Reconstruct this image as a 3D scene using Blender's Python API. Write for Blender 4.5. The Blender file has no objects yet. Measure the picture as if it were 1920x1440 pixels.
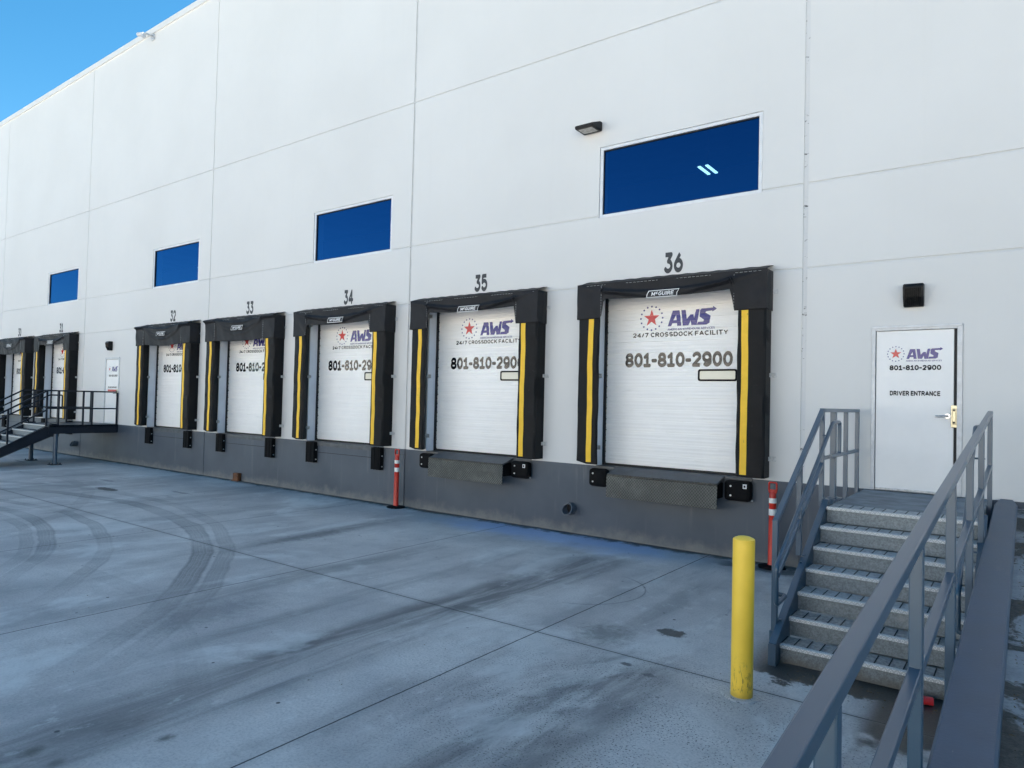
import bpy, bmesh, math, random
from mathutils import Vector, Matrix, geometry
R = math.radians
S = bpy.context.scene
C = S.collection

# ------------------------------------------------------------------ camera
cam_d = bpy.data.cameras.new('camera'); cam = bpy.data.objects.new('camera', cam_d); C.objects.link(cam)
cam_d.sensor_width = 36; cam_d.lens = 24.2958; cam_d.clip_start = 0.05; cam_d.clip_end = 2000
def cam_matrix(yaw, pitch, roll, loc):
    f = Vector((math.sin(yaw)*math.cos(pitch), math.cos(yaw)*math.cos(pitch), math.sin(pitch)))
    rt = Vector((math.cos(yaw), -math.sin(yaw), 0)); up = rt.cross(f)
    r = math.cos(roll)*rt + math.sin(roll)*up; u = -math.sin(roll)*rt + math.cos(roll)*up
    m = Matrix((r, u, -f)).transposed().to_4x4(); m.translation = loc
    return m
cam.matrix_world = cam_matrix(R(-36.73017), R(1.40564), R(1.37447), Vector((0, -10.5344, 2.3061)))
S.camera = cam

# ------------------------------------------------------------------ light
SUN_EL, SUN_AZ = 46.0, 10.0            # azimuth from +Y (behind the building) towards +X
w = bpy.data.worlds.new('World'); S.world = w; w.use_nodes = True
nt = w.node_tree; bg = nt.nodes['Background']
sky = nt.nodes.new('ShaderNodeTexSky'); sky.sky_type = 'NISHITA'; sky.sun_disc = False
sky.sun_elevation = R(SUN_EL); sky.sun_rotation = R(SUN_AZ); sky.altitude = 1300
sky.air_density = 1.0; sky.dust_density = 0.6; sky.ozone_density = 1.6
hs = nt.nodes.new('ShaderNodeHueSaturation'); hs.inputs['Saturation'].default_value = 1.33; hs.inputs['Hue'].default_value = .484
nt.links.new(sky.outputs[0], hs.inputs['Color']); nt.links.new(hs.outputs[0], bg.inputs[0]); bg.inputs[1].default_value = 0.062
sd = bpy.data.lights.new('sun', 'SUN'); sd.energy = 5.0; sd.angle = R(0.5); sd.color = (1, .93, .82)
sun = bpy.data.objects.new('sun', sd); C.objects.link(sun)
sv = Vector((math.sin(R(SUN_AZ))*math.cos(R(SUN_EL)), math.cos(R(SUN_AZ))*math.cos(R(SUN_EL)), math.sin(R(SUN_EL))))
sun.rotation_euler = sv.to_track_quat('Z', 'Y').to_euler(); sun.location = (0, 20, 40)
vs = S.view_settings; vs.view_transform = 'Standard'; vs.look = 'None'; vs.exposure = 1.92; vs.gamma = 1

# ------------------------------------------------------------------ node helpers
class E:
    """a little algebra on shader sockets"""
    def __init__(s, nt, sock): s.nt, s.s = nt, sock
    @staticmethod
    def op(nt, o, *a, clamp=False):
        n = nt.nodes.new('ShaderNodeMath'); n.operation = o; n.use_clamp = clamp
        for i, v in enumerate(a):
            if isinstance(v, E): nt.links.new(v.s, n.inputs[i])
            else: n.inputs[i].default_value = v
        return E(nt, n.outputs[0])
    def __add__(s, o): return E.op(s.nt, 'ADD', s, o)
    __radd__ = __add__
    def __sub__(s, o): return E.op(s.nt, 'SUBTRACT', s, o)
    def __rsub__(s, o): return E.op(s.nt, 'SUBTRACT', o, s)
    def __mul__(s, o): return E.op(s.nt, 'MULTIPLY', s, o)
    __rmul__ = __mul__
    def __truediv__(s, o): return E.op(s.nt, 'DIVIDE', s, o)
    def abs(s): return E.op(s.nt, 'ABSOLUTE', s)
    def sqrt(s): return E.op(s.nt, 'SQRT', s)
    def max(s, o): return E.op(s.nt, 'MAXIMUM', s, o)
    def min(s, o): return E.op(s.nt, 'MINIMUM', s, o)
    def clamp(s): return E.op(s.nt, 'ADD', s, 0.0, clamp=True)
    def ss(s, a, b):                      # smoothstep a->0, b->1
        n = s.nt.nodes.new('ShaderNodeMapRange'); n.interpolation_type = 'SMOOTHSTEP'
        s.nt.links.new(s.s, n.inputs[0])
        if a < b: n.inputs[1].default_value, n.inputs[2].default_value, n.inputs[3].default_value, n.inputs[4].default_value = a, b, 0, 1
        else: n.inputs[1].default_value, n.inputs[2].default_value, n.inputs[3].default_value, n.inputs[4].default_value = b, a, 1, 0
        return E(s.nt, n.outputs[0])
class Mat:
    def __init__(m, name):
        m.mat = bpy.data.materials.new(name); m.mat.use_nodes = True; m.nt = m.mat.node_tree
        m.b = m.nt.nodes['Principled BSDF']
        g = m.nt.nodes.new('ShaderNodeNewGeometry'); m.pos = g.outputs['Position']
        sp = m.nt.nodes.new('ShaderNodeSeparateXYZ'); m.nt.links.new(m.pos, sp.inputs[0])
        m.x, m.y, m.z = (E(m.nt, sp.outputs[i]) for i in range(3))
        tc = m.nt.nodes.new('ShaderNodeTexCoord'); m.obj = tc.outputs['Object']
    def vec(m, x, y, z):
        n = m.nt.nodes.new('ShaderNodeCombineXYZ')
        for i, v in enumerate((x, y, z)):
            if isinstance(v, E): m.nt.links.new(v.s, n.inputs[i])
            else: n.inputs[i].default_value = v
        return n.outputs[0]
    def noise(m, scale, detail=4, rough=.55, vec=None, sx=1, sy=1, sz=1, dist=0):
        n = m.nt.nodes.new('ShaderNodeTexNoise'); n.inputs['Scale'].default_value = scale
        n.inputs['Detail'].default_value = detail; n.inputs['Roughness'].default_value = rough; n.inputs['Distortion'].default_value = dist
        v = vec or m.pos
        if (sx, sy, sz) != (1, 1, 1):
            mp = m.nt.nodes.new('ShaderNodeMapping'); mp.inputs['Scale'].default_value = (sx, sy, sz)
            m.nt.links.new(v, mp.inputs[0]); v = mp.outputs[0]
        m.nt.links.new(v, n.inputs['Vector'])
        return E(m.nt, n.outputs['Fac'])
    def voronoi(m, scale, feature='F1', out='Distance', vec=None):
        n = m.nt.nodes.new('ShaderNodeTexVoronoi'); n.feature = feature; n.inputs['Scale'].default_value = scale
        m.nt.links.new(vec or m.pos, n.inputs['Vector'])
        return E(m.nt, n.outputs[out])
    def mix(m, f, a, b):
        n = m.nt.nodes.new('ShaderNodeMix'); n.data_type = 'RGBA'
        for v, i in ((f, 0), (a, 6), (b, 7)):
            if isinstance(v, E): m.nt.links.new(v.s, n.inputs[i])
            elif i == 0: n.inputs[0].default_value = v
            else: n.inputs[i].default_value = (*v, 1)
        return E(m.nt, n.outputs[2])
    def set(m, key, v):
        i = m.b.inputs[key]
        if isinstance(v, E): m.nt.links.new(v.s, i)
        elif isinstance(v, tuple): i.default_value = (*v, 1)
        else: i.default_value = v
        return m
    def bump(m, h, strength=.2, dist=.01):
        n = m.nt.nodes.new('ShaderNodeBump'); n.inputs['Strength'].default_value = strength; n.inputs['Distance'].default_value = dist
        m.nt.links.new(h.s, n.inputs['Height']); m.nt.links.new(n.outputs[0], m.b.inputs['Normal']); return m
def simple(name, col, rough=.5, metal=0., var=.12, scale=3., bump=0., bscale=60., spec=.5):
    m = Mat(name)
    if var:
        n = m.noise(scale, 5)
        lo = tuple(c*(1-var) for c in col); hi = tuple(min(1, c*(1+var)) for c in col)
        m.set('Base Color', m.mix(n.ss(.3, .7), lo, hi))
        m.set('Roughness', n*.16 + (rough-.08))
    else: m.set('Base Color', col); m.set('Roughness', rough)
    m.set('Metallic', metal); m.set('Specular IOR Level', spec)
    if bump: m.bump(m.noise(bscale, 3), bump, .004)
    return m.mat

# ------------------------------------------------------------------ materials
def white_wall():
    m = Mat('painted concrete white'); big = m.noise(.35, 4); fine = m.noise(5, 6, .6)
    streak = m.noise(1.0, 4, .6, sx=5, sz=.22)
    c = m.mix(big.ss(.3, .7), (.652, .648, .628), (.686, .682, .662))
    c = m.mix(streak.ss(.56, .8)*.20, c, (.62, .61, .58))
    sm = m.noise(2.2, 5, .6).ss(.60, .72)*m.z.ss(2.5, 1.7)*m.x.ss(-.75, -.4)
    c = m.mix(sm*.25, c, (.5, .47, .43))
    c = m.mix(fine.ss(.3, .8)*.06, c, (.6, .6, .6))
    m.set('Base Color', c); m.set('Roughness', .62); m.set('Specular IOR Level', .3)
    return m.bump(m.noise(55, 4)+m.noise(2.5, 3)*1.5, .12, .006).mat
def grey_base():
    m = Mat('painted concrete grey'); big = m.noise(.8, 5)
    c = m.mix(big.ss(.3, .7), (.064, .079, .099), (.085, .102, .124))
    streak = m.noise(1, 4, .6, sx=9, sz=.35).ss(.55, .75)*m.noise(.9, 2).ss(.45, .6)
    c = m.mix(streak*.55, c, (.18, .19, .20))
    sc = m.noise(1, 5, .7, sx=1.1, sz=14).ss(.64, .70)*m.noise(1.3, 3).ss(.5, .62)
    c = m.mix(sc*.5, c, (.035, .037, .042))
    dust = (m.z + (m.noise(3, 6, .65)-.5)*.5).ss(.22, -.05)
    c = m.mix(dust*.70, c, (.23, .225, .21))
    m.set('Base Color', c); m.set('Roughness', .5); m.set('Specular IOR Level', .35)
    return m.bump(m.noise(45, 4)+m.noise(3, 3)*1.5, .12, .006).mat
def sealant():
    m = Mat('weathered joint sealant'); n = m.noise(9, 6, .7, sz=2)
    c = m.mix(n.ss(.61, .65), (.62, .625, .62), (.08, .08, .08))
    m.set('Base Color', c); m.set('Roughness', .7)
    return m.bump(m.noise(30, 4), .6, .01).mat
def concrete_ground():
    m = Mat('stained concrete paving'); x, y = m.x, m.y
    base = m.mix(m.noise(.55, 6, .6).ss(.3, .7), (.455, .430, .420), (.68, .640, .605))
    grain = m.noise(46, 6, .75)
    base = m.mix(grain.ss(.42, .70)*.46, base, (.20, .205, .215))
    # wheel paths running into the docks
    wp = m.noise(1, 5, .6, sx=.62, sy=.13, dist=.4).ss(.47, .68)
    base = m.mix(wp*.42, base, (.16, .16, .17))
    sk = m.noise(1, 6, .7, sx=3.2, sy=.42).ss(.58, .76)
    base = m.mix(sk*.36, base, (.14, .14, .15))
    def lane(x0, w, y0, y1, a, sc=.35):
        nonlocal base
        e = (x-x0 + (m.noise(.5, 4)-.5)*.5).abs().ss(w, w*.25)*y.ss(y0, y0+.8)*y.ss(y1, y1-.8)
        t = m.noise(1, 6, .68, sx=3.2, sy=sc, dist=.5).ss(.36, .64)
        base = m.mix(e*(t*.72+.28)*a, base, (.125, .122, .125))
    lane(-5.02, .62, -9.8, -.9, .86); lane(-2.75, .72, -9.0, -4.3, .80); lane(-5.3, .22, -7.6, -3.0, .5); lane(-6.2, .24, -7.5, -1.5, .45)
    lane(-7.4, .30, -7.5, -2.0, .45); lane(-4.0, .20, -9.5, -6.0, .42); lane(-9.6, .34, -6.5, -.8, .45); lane(-3.3, .26, -4.6, -1.2, .40)
    lane(-12.6, .4, -6, -1, .35); lane(-14.8, .4, -6, -1, .35); lane(-17.2, .5, -6, -1, .3); lane(-20.6, .5, -6, -1, .3)
    # pale scuffed patches
    pale = m.noise(1, 6, .65, sx=.9, sy=.5, dist=.6).ss(.52, .66)
    base = m.mix(pale*.50, base, (.74, .73, .70))
    chalk = m.noise(6.5, 6, .75, sy=.5).ss(.55, .68)*m.noise(.8, 3).ss(.42, .6)
    base = m.mix(chalk*.35, base, (.78, .77, .74))
    mid = m.noise(3.4, 6, .7).ss(.5, .68)
    base = m.mix(mid*.20, base, (.22, .225, .235))
    # blotches stretched along the wall far to the left
    fb = m.noise(1, 4, .6, sx=.55, sy=2.6).ss(.60, .70)*x.ss(-12, -16)*y.ss(-5, -3.6)*y.ss(-1.2, -2.2)
    base = m.mix(fb*.6, base, (.08, .08, .09))
    wob = (m.noise(.6, 3)-.5)*.25
    def arc(cx, cy, r, wd, a, s0=None):
        nonlocal base
        d = (((x-cx)*(x-cx)+(y-cy)*(y-cy)).sqrt() - r + wob)
        band = d.abs().ss(wd, wd*.82)
        rib = m.noise(1, 2, .5, vec=m.vec(d*42, 0.0, 0.0)).ss(.40, .54)
        rough_ = m.noise(9, 5, .75).ss(.30, .55)
        ang = m.noise(.45, 3).ss(.32, .62)
        edge = (d.abs()-wd*.72).abs().ss(wd*.30, 0)
        base = m.mix((band*(rib*.34+.40)).max(edge*.85)*(ang*.65+.35)*(rough_*.35+.65)*a*y.ss(-8.9, -6.1), base, (.075, .075, .08))
    arc(-14.74, -13.88, 10.18, .17, .72)
    arc(-15.45, -14.78, 11.65, .13, .44)
    arc(-15.07, -14.14, 8.50, .13, .58)
    arc(-14.67, -13.84, 8.80, .12, .48)
    arc(-13.2, -16.4, 9.4, .12, .26); arc(-14.9, -14.0, 8.05, .10, .34); arc(-14.2, -13.2, 6.4, .12, .30)
    arc(-20.5, -12.6, 9.6, .14, .24)
    arc(-9.0, -14.0, 7.4, .14, .20)
    # thin curved scrape and small rubbed patches
    d = (((x+4.50)*(x+4.50)+(y+2.95)*(y+2.95)).sqrt()-.80).abs().ss(.016, .004)*x.ss(-4.4, -4.1)
    base = m.mix(d*.5, base, (.09, .09, .1))
    def blot(cx, cy, rx, ry, col, a, soft=.45, nz=.7, ns=7):
        nonlocal base
        dx, dy = (x-cx)/rx, (y-cy)/ry
        dd = (dx*dx+dy*dy).sqrt() + (m.noise(ns*1.6, 6, .72)-.5)*nz*2.2
        base = m.mix(dd.ss(1.0, 1-soft)*a, base, col)
    blot(-2.87, -3.885, .17, .13, (.035, .03, .026), .85, .3)
    blot(-3.38, -4.35, .42, .42, (.085, .085, .08), .62, .9)
    blot(-2.84, -4.94, .07, .05, (.05, .05, .055), .8)
    blot(-2.58, -5.04, .08, .05, (.08, .08, .085), .6)
    blot(-4.60, -8.14, .07, .09, (.06, .06, .05), .75, .9)
    blot(-5.07, -8.76, .10, .11, (.07, .07, .06), .65, .9)
    blot(-4.81, -8.71, .07, .08, (.08, .08, .07), .5, .9)
    blot(-17.4, -3.1, .55, .16, (.03, .022, .018), .85, .3)
    blot(-4.95, -4.62, .22, .10, (.13, .125, .12), .55)
    blot(-6.9, -6.6, .5, 1.3, (.12, .12, .13), .45, .9)
    blot(-9.5, -3.2, .35, 1.3, (.09, .09, .10), .6, .8)
    # pits and specks, denser near the bollard
    near = ((x+2.3)*(x+2.3)*.35+(y+5.9)*(y+5.9)*.5).sqrt().ss(1.9, .3)
    sp = m.noise(62, 2, .5).ss(.60, .64)*near*m.noise(2.5, 3).ss(.34, .52)
    base = m.mix(sp*.85, base, (.045, .045, .05))
    pep = m.voronoi(3.6); pep2 = m.noise(.9, 3).ss(.44, .62)
    base = m.mix(pep.ss(.075, .05)*pep2*.9, base, (.03, .03, .033))
    pep = m.voronoi(9.5)
    base = m.mix(pep.ss(.10, .06)*m.noise(1.4, 3).ss(.52, .7)*.7, base, (.05, .05, .053))
    # light drag scratches
    sc = m.noise(1, 3, .5, sx=26, sy=.8).ss(.66, .72)*m.noise(.7, 3).ss(.5, .62)
    base = m.mix(sc*.3, base, (.42, .42, .42))
    # dirt against the building and the wet ground at the foot of the steps
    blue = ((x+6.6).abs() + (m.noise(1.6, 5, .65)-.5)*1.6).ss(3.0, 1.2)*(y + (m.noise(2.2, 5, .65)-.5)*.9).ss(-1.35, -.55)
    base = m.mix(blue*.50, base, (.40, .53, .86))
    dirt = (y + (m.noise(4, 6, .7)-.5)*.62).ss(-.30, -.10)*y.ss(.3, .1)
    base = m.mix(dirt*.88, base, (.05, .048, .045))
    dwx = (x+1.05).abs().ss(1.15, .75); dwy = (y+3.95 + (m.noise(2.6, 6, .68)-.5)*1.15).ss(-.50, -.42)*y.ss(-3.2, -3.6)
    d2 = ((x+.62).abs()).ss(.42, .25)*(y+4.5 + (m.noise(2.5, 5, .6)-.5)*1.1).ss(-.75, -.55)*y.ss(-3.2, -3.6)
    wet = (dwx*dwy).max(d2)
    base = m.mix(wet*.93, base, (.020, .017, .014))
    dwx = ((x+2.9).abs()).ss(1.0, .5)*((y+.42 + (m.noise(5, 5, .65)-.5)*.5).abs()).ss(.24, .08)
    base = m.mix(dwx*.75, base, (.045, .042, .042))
    # saw-cut joints
    jw = (m.noise(9, 4)-.5)*.012
    j = (y+4.75+jw).abs().ss(.011, .004)
    for jx in (3.4, -.13, -3.93, -7.72, -11.65, -15.5, -19.4, -23.3, -27.2, -31, -35):
        j = j.max((x-jx+jw).abs().ss(.011, .004))
    j = j.max((y+14.2).abs().ss(.012, .004))
    js = (y+4.75+jw*3).abs().ss(.09, .0)
    base = m.mix(js*.22, base, (.12, .12, .12))
    base = m.mix(j*.93, base, (.022, .022, .024))
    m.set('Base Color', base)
    m.set('Roughness', (grain*.2+.56) - wet*.30 - wp*.08); m.set('Specular IOR Level', .35)
    return m.bump(grain + m.noise(130, 3)*.6 - j*3.0, .28, .006).mat
def sidewalk_mat():
    m = Mat('dirty sidewalk concrete'); x, y = m.x, m.y
    c = m.mix(m.noise(3, 6, .6).ss(.3, .7), (.26, .27, .285), (.38, .39, .40))
    c = m.mix(m.noise(45, 4, .7).ss(.4, .8)*.4, c, (.14, .14, .145))
    dirt = (m.noise(1.5, 7, .68, sx=1.0, sy=1.0, dist=.5) + x.ss(.35, -.1)*.03).ss(.50, .56)
    dc = m.mix(m.noise(30, 6, .75).ss(.3, .7), (.028, .024, .02), (.095, .085, .07))
    c = m.mix(dirt*.93, c, dc)
    m.set('Base Color', c); m.set('Roughness', .8)
    return m.bump(m.noise(60, 5, .7)*(dirt+.25), .7, .02).mat
def curb_mat():
    m = Mat('dark painted wall top'); n = m.noise(3, 6, .6)
    c = m.mix(n.ss(.3, .7), (.033, .065, .108), (.050, .088, .140))
    worn = m.noise(1, 6, .7, sx=3, sy=.9).ss(.62, .72)
    c = m.mix(worn*.6, c, (.028, .032, .042))
    c = m.mix(m.noise(1, 5, .7, sx=9, sy=2.2).ss(.62, .70)*.35, c, (.10, .12, .15))
    chip = m.noise(22, 5, .75, sy=.5).ss(.71, .74)
    c = m.mix(chip*.7, c, (.22, .23, .24))
    m.set('Base Color', c); m.set('Roughness', n*.2+.36)
    return m.bump(m.noise(55, 4), .22, .006).mat
def fabric_mat(name, col):
    m = Mat(name); n = m.noise(2.5, 5, .6)
    c = m.mix(n.ss(.3, .7), tuple(v*.8 for v in col), tuple(v*1.25 for v in col))
    c = m.mix(m.noise(11, 5, .7).ss(.62, .78)*.22, c, (.09, .088, .085))
    m.set('Base Color', c); m.set('Roughness', .58); m.set('Specular IOR Level', .22)
    wv = m.noise(1, 2, .5, sx=420, sy=420, sz=60)+m.noise(1, 2, .5, sx=60, sy=60, sz=420)
    return m.bump(m.noise(5, 4, .6)*2+wv*.4, .3, .006).mat
def galv_mat():
    m = Mat('galvanised sheet'); v = m.voronoi(42, out='Color'); n = m.noise(3, 5, .65)
    c = m.mix((m.noise(75, 3, .7)*.6+m.noise(24, 4, .7)*.4).ss(.38, .62), (.135, .163, .182), (.235, .272, .296))
    c = m.mix(n.ss(.55, .72)*.45, c, (.36, .38, .385))
    c = m.mix((m.z+ (n-.5)*.3).ss(.12, 0)*.7, c, (.12, .105, .085))
    m.set('Base Color', c); m.set('Roughness', .5); m.set('Metallic', .35)
    return m.bump(n, .15, .01).mat
def diamond_mat(name, a, b, metal=.6, rust=0., amt=.8, ky=.9):
    m = Mat(name)
    u = (m.x+m.z*.9+m.y*ky)*42; v = (m.x-m.z*.9-m.y*ky)*42
    def tri(e): return (E.op(m.nt, 'FRACT', e)-.5).abs()
    lug = tri(u).ss(.16, .05)*tri(v*.5).ss(.4, .2)
    lug = lug.max(tri(v).ss(.16, .05)*tri(u*.5+.5).ss(.4, .2))
    n = m.noise(4, 6, .65)
    c = m.mix((lug*amt+(n-.5)*.7).clamp(), a, b)
    if rust: c = m.mix(m.noise(9, 5, .7).ss(.55, .7)*rust, c, (.085, .055, .035))
    m.set('Base Color', c); m.set('Metallic', metal); m.set('Roughness', .45)
    return m.bump(lug, .6, .004).mat
def yellow_post_mat():
    m = Mat('yellow bollard paint'); n = m.noise(5, 5)
    c = m.mix(n.ss(.3, .7), (.92, .60, .05), (.96, .64, .06))
    sc = m.noise(1, 6, .75, sx=26, sy=26, sz=9, dist=1.2).ss(.52, .57)*(m.z+(m.noise(9, 3)-.5)*.2).ss(.38, .18)*(m.z).ss(.02, .06)*m.noise(7, 3).ss(.36, .50)
    c = m.mix(sc*.72, c, (.16, .095, .03))
    c = m.mix((m.z+(m.noise(12, 4)-.5)*.10).ss(.10, -.02)*.55, c, (.16, .11, .04))
    c = m.mix(m.noise(16, 5, .7).ss(.66, .72)*.25, c, (.35, .25, .06))
    m.set('Base Color', c); m.set('Roughness', .42)
    return m.bump(m.noise(40, 4)+sc*2, .15, .004).mat
def stripe_mat():
    m = Mat('yellow guide stripe fabric'); n = m.noise(6, 6, .65)
    c = m.mix(n.ss(.3, .75), (.82, .485, .015), (.90, .54, .025))
    c = m.mix(m.noise(14, 5, .75, sz=.5).ss(.62, .72)*.55, c, (.16, .10, .03))
    m.set('Base Color', c); m.set('Roughness', .55)
    return m.bump(m.noise(1, 3, .5, sx=20, sz=60), .25, .004).mat
def door_mat():
    m = Mat('white ribbed door steel'); n = m.noise(1.4, 5, .6)
    c = m.mix(n.ss(.3, .7), (.84, .835, .815), (.88, .875, .855))
    c = m.mix(m.noise(1, 5, .65, sx=3, sy=3, sz=14).ss(.6, .75)*.22, c, (.5, .49, .46))
    m.set('Base Color', c); m.set('Roughness', .34)
    return m.mat
def glass_mat():
    m = Mat('tinted reflective glass'); nt = m.nt; nt.nodes.remove(m.b)
    out = nt.nodes['Material Output']
    tr = nt.nodes.new('ShaderNodeBsdfTransparent'); tr.inputs[0].default_value = (.14, .26, .36, 1)
    gl = nt.nodes.new('ShaderNodeBsdfGlossy'); gl.inputs[0].default_value = (.045, .19, .46, 1); gl.inputs[1].default_value = .0
    lw = nt.nodes.new('ShaderNodeLayerWeight'); lw.inputs[0].default_value = .35
    f = E(nt, lw.outputs['Facing'])*.55+.30
    mx = nt.nodes.new('ShaderNodeMixShader'); nt.links.new(f.s, mx.inputs[0]); nt.links.new(tr.outputs[0], mx.inputs[1]); nt.links.new(gl.outputs[0], mx.inputs[2])
    nt.links.new(mx.outputs[0], out.inputs[0]); return m.mat
def rail_mat():
    m = Mat('slate painted steel')
    c = m.mix(m.noise(7, 5, .7).ss(.66, .70)*m.noise(40, 4, .7).ss(.5, .6)*.5, (.034, .074, .116), (.14, .16, .18))
    m.set('Base Color', c); m.set('Roughness', .30); m.set('Specular IOR Level', .75); return m.mat
def emit_mat(name, col, st):
    m = Mat(name); m.set('Base Color', col); m.set('Emission Color', col); m.set('Emission Strength', st); return m.mat

M = dict(
    wall=white_wall(), base=grey_base(), seal=sealant(), seal2=simple('pale joint sealant', (.56, .56, .55), .7, 0, .08, 4, .2), ground=concrete_ground(), walk=sidewalk_mat(), curb=curb_mat(),
    fabric=fabric_mat('black shelter fabric', (.0055, .0055, .0062)), head=fabric_mat('charcoal header fabric', (.0145, .0145, .0165)),
    stripe=stripe_mat(), door=door_mat(), glass=glass_mat(), galv=galv_mat(),
    nosing=diamond_mat('bright tread nosing', (.50, .51, .51), (.90, .90, .88), .0, 0, .9),
    plate=diamond_mat('worn checker plate', (.024, .027, .026), (.31, .32, .28), .25, .22, .75, 0),
    lipedge=diamond_mat('scraped hinge steel', (.06, .055, .048), (.42, .39, .30), .3, .7, .3),
    grate=simple('dusty galvanised grating', (.34, .365, .38), .5, .1, .28, 30, .2),
    deck=simple('dark worn steel deck', (.075, .083, .092), .45, .3, .25, 6, .2),
    rail=rail_mat(),
    farsteel=simple('dark navy painted steel', (.013, .017, .026), .5, 0, .12, 3, 0, 60, .25),
    jamb=simple('white painted jamb', (.66, .70, .76), .5, 0, .05, 2),
    black=simple('black rubber', (.005, .005, .0055), .75, 0, .3, 8, .4, 40, .15),
    track=simple('black seal', (.008, .008, .010), .6, 0, .2, 5),
    vinyl_k=simple('black vinyl lettering', (.010, .010, .011), .12, 0, 0),
    vinyl_b=simple('blue vinyl lettering', (.032, .026, .20), .22, 0, 0),
    vinyl_r=simple('red vinyl star', (.56, .05, .045), .25, 0, 0),
    paint_k=simple('dark grey painted number', (.028, .030, .036), .5, 0, .15, 6),
    red=simple('red paint', (.5, .03, .03), .4, 0, .1, 5),
    leaf=simple('white painted steel door', (.80, .795, .78), .42, 0, .03, 2, .05, 8),
    frame=simple('pale grey steel frame', (.52, .54, .56), .38, .15, .10, 8, .1),
    alu=simple('white window frame', (.70, .71, .72), .4, 0, .06, 4),
    zinc=simple('zinc bracket', (.55, .56, .56), .4, .3, .2, 20),
    brass=simple('pale brass guard plate', (.60, .54, .38), .32, .7, .15, 20, .1),
    sticker=simple('matt black lettering', (.010, .010, .011), .5, 0, 0, 3, 0, 60, .2),
    chrome=simple('chrome lever', (.42, .43, .45), .2, 1, 0),
    orange=simple('red orange plastic', (.56, .030, .014), .38, 0, .16, 4, .1, 40),
    reflect=simple('white reflective band', (.78, .77, .72), .35, 0, .08, 30),
    bollard=yellow_post_mat(), lampbody=simple('black lamp casting', (.006, .006, .007), .45, 0, .2, 10, 0, 60, .25),
    lens=simple('ribbed lamp lens', (.010, .0095, .009), .25, 0, .3, 18, .3, 80, .25), led=simple('pale lamp lens', (.42, .41, .37), .25, 0, .2, 15, .3, 60),
    pipe=simple('grey drain pipe', (.085, .10, .12), .45, 0, .15, 5), dark=simple('dark interior', (.03, .032, .036), .9, 0, .3, 1),
    lining=simple('interior lining', (.12, .125, .13), .8, 0, .2, .4), roofing=simple('pale roofing membrane', (.6, .6, .6), .7, 0, .1, .5),
    white=simple('white badge print', (.72, .72, .72), .4, 0, .05, 10), tube=emit_mat('lit lamp tubes', (.80, 1, .93), 2.0),
    glowpane=emit_mat('vision pane with added glow', (.62, .60, .50), .075), landing=simple('landing concrete', (.20, .215, .23), .7, 0, .28, 4, .3, 40),  # vision pane emission stands in for the bright skyline reflected in it
    rust=simple('rusty steel', (.12, .045, .015), .7, 0, .5, 14, .5), camwhite=simple('white camera casing', (.62, .63, .65), .35, 0, .05, 6),
    can=simple('red drink carton', (.55, .03, .04), .35, 0, .15, 20), leafbit=simple('dry leaf', (.14, .10, .045), .8, 0, .5, 40),
    yard=simple('pale bounce cladding', (.80, .77, .71), .7, 0, .08, .4),
)

# ------------------------------------------------------------------ mesh helpers
def box(bm, x0, x1, y0, y1, z0, z1, bev=0, mi=0):
    vs = [bm.verts.new((x, y, z)) for x in (x0, x1) for y in (y0, y1) for z in (z0, z1)]
    fs = [bm.faces.new([vs[i] for i in q]) for q in ((0, 1, 3, 2), (4, 6, 7, 5), (0, 4, 5, 1), (2, 3, 7, 6), (0, 2, 6, 4), (1, 5, 7, 3))]
    for f in fs: f.material_index = mi
    if bev:
        es = list({e for f in fs for e in f.edges})
        bmesh.ops.bevel(bm, geom=es, offset=bev, segments=2, affect='EDGES', profile=.5)
def bar(bm, p, q, wx, wn, bev=.004):
    """square tube from p to q lying in a plane x = const: wx wide in x, wn across"""
    p, q = Vector(p), Vector(q); d = (q-p).normalized(); X = Vector((1, 0, 0))
    if abs(d.x) > .9: X = Vector((0, 1, 0))
    n = d.cross(X).normalized(); X = n.cross(d).normalized()
    vs = [bm.verts.new(c + X*(sx*wx/2) + n*(sn*wn/2)) for c in (p, q) for sx, sn in ((-1, -1), (1, -1), (1, 1), (-1, 1))]
    fs = [bm.faces.new([vs[i] for i in s]) for s in ((3, 2, 1, 0), (4, 5, 6, 7), (0, 1, 5, 4), (1, 2, 6, 5), (2, 3, 7, 6), (3, 0, 4, 7))]
    if bev:
        es = list({e for f in fs for e in f.edges})
        bmesh.ops.bevel(bm, geom=es, offset=bev, segments=2, affect='EDGES', profile=.5)
def tube(bm, pts, r, seg=12, caps=True):
    pts = [Vector(p) for p in pts]; rings = []; n0 = None
    for i, p in enumerate(pts):
        t = ((pts[i]-pts[i-1]).normalized() if i else Vector()) + ((pts[i+1]-pts[i]).normalized() if i < len(pts)-1 else Vector())
        t.normalize()
        if n0 is None: n0 = t.orthogonal().normalized()
        n0 = (n0 - t*n0.dot(t)).normalized(); b = t.cross(n0)
        rr = r[i] if isinstance(r, (list, tuple)) else r
        rings.append([bm.verts.new(p + (n0*math.cos(a) + b*math.sin(a))*rr) for a in (2*math.pi*k/seg for k in range(seg))])
    for a, b in zip(rings, rings[1:]):
        for k in range(seg):
            f = bm.faces.new((a[k], a[(k+1) % seg], b[(k+1) % seg], b[k])); f.smooth = True
    if caps:
        bm.faces.new(rings[0][::-1]); bm.faces.new(rings[-1])
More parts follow.
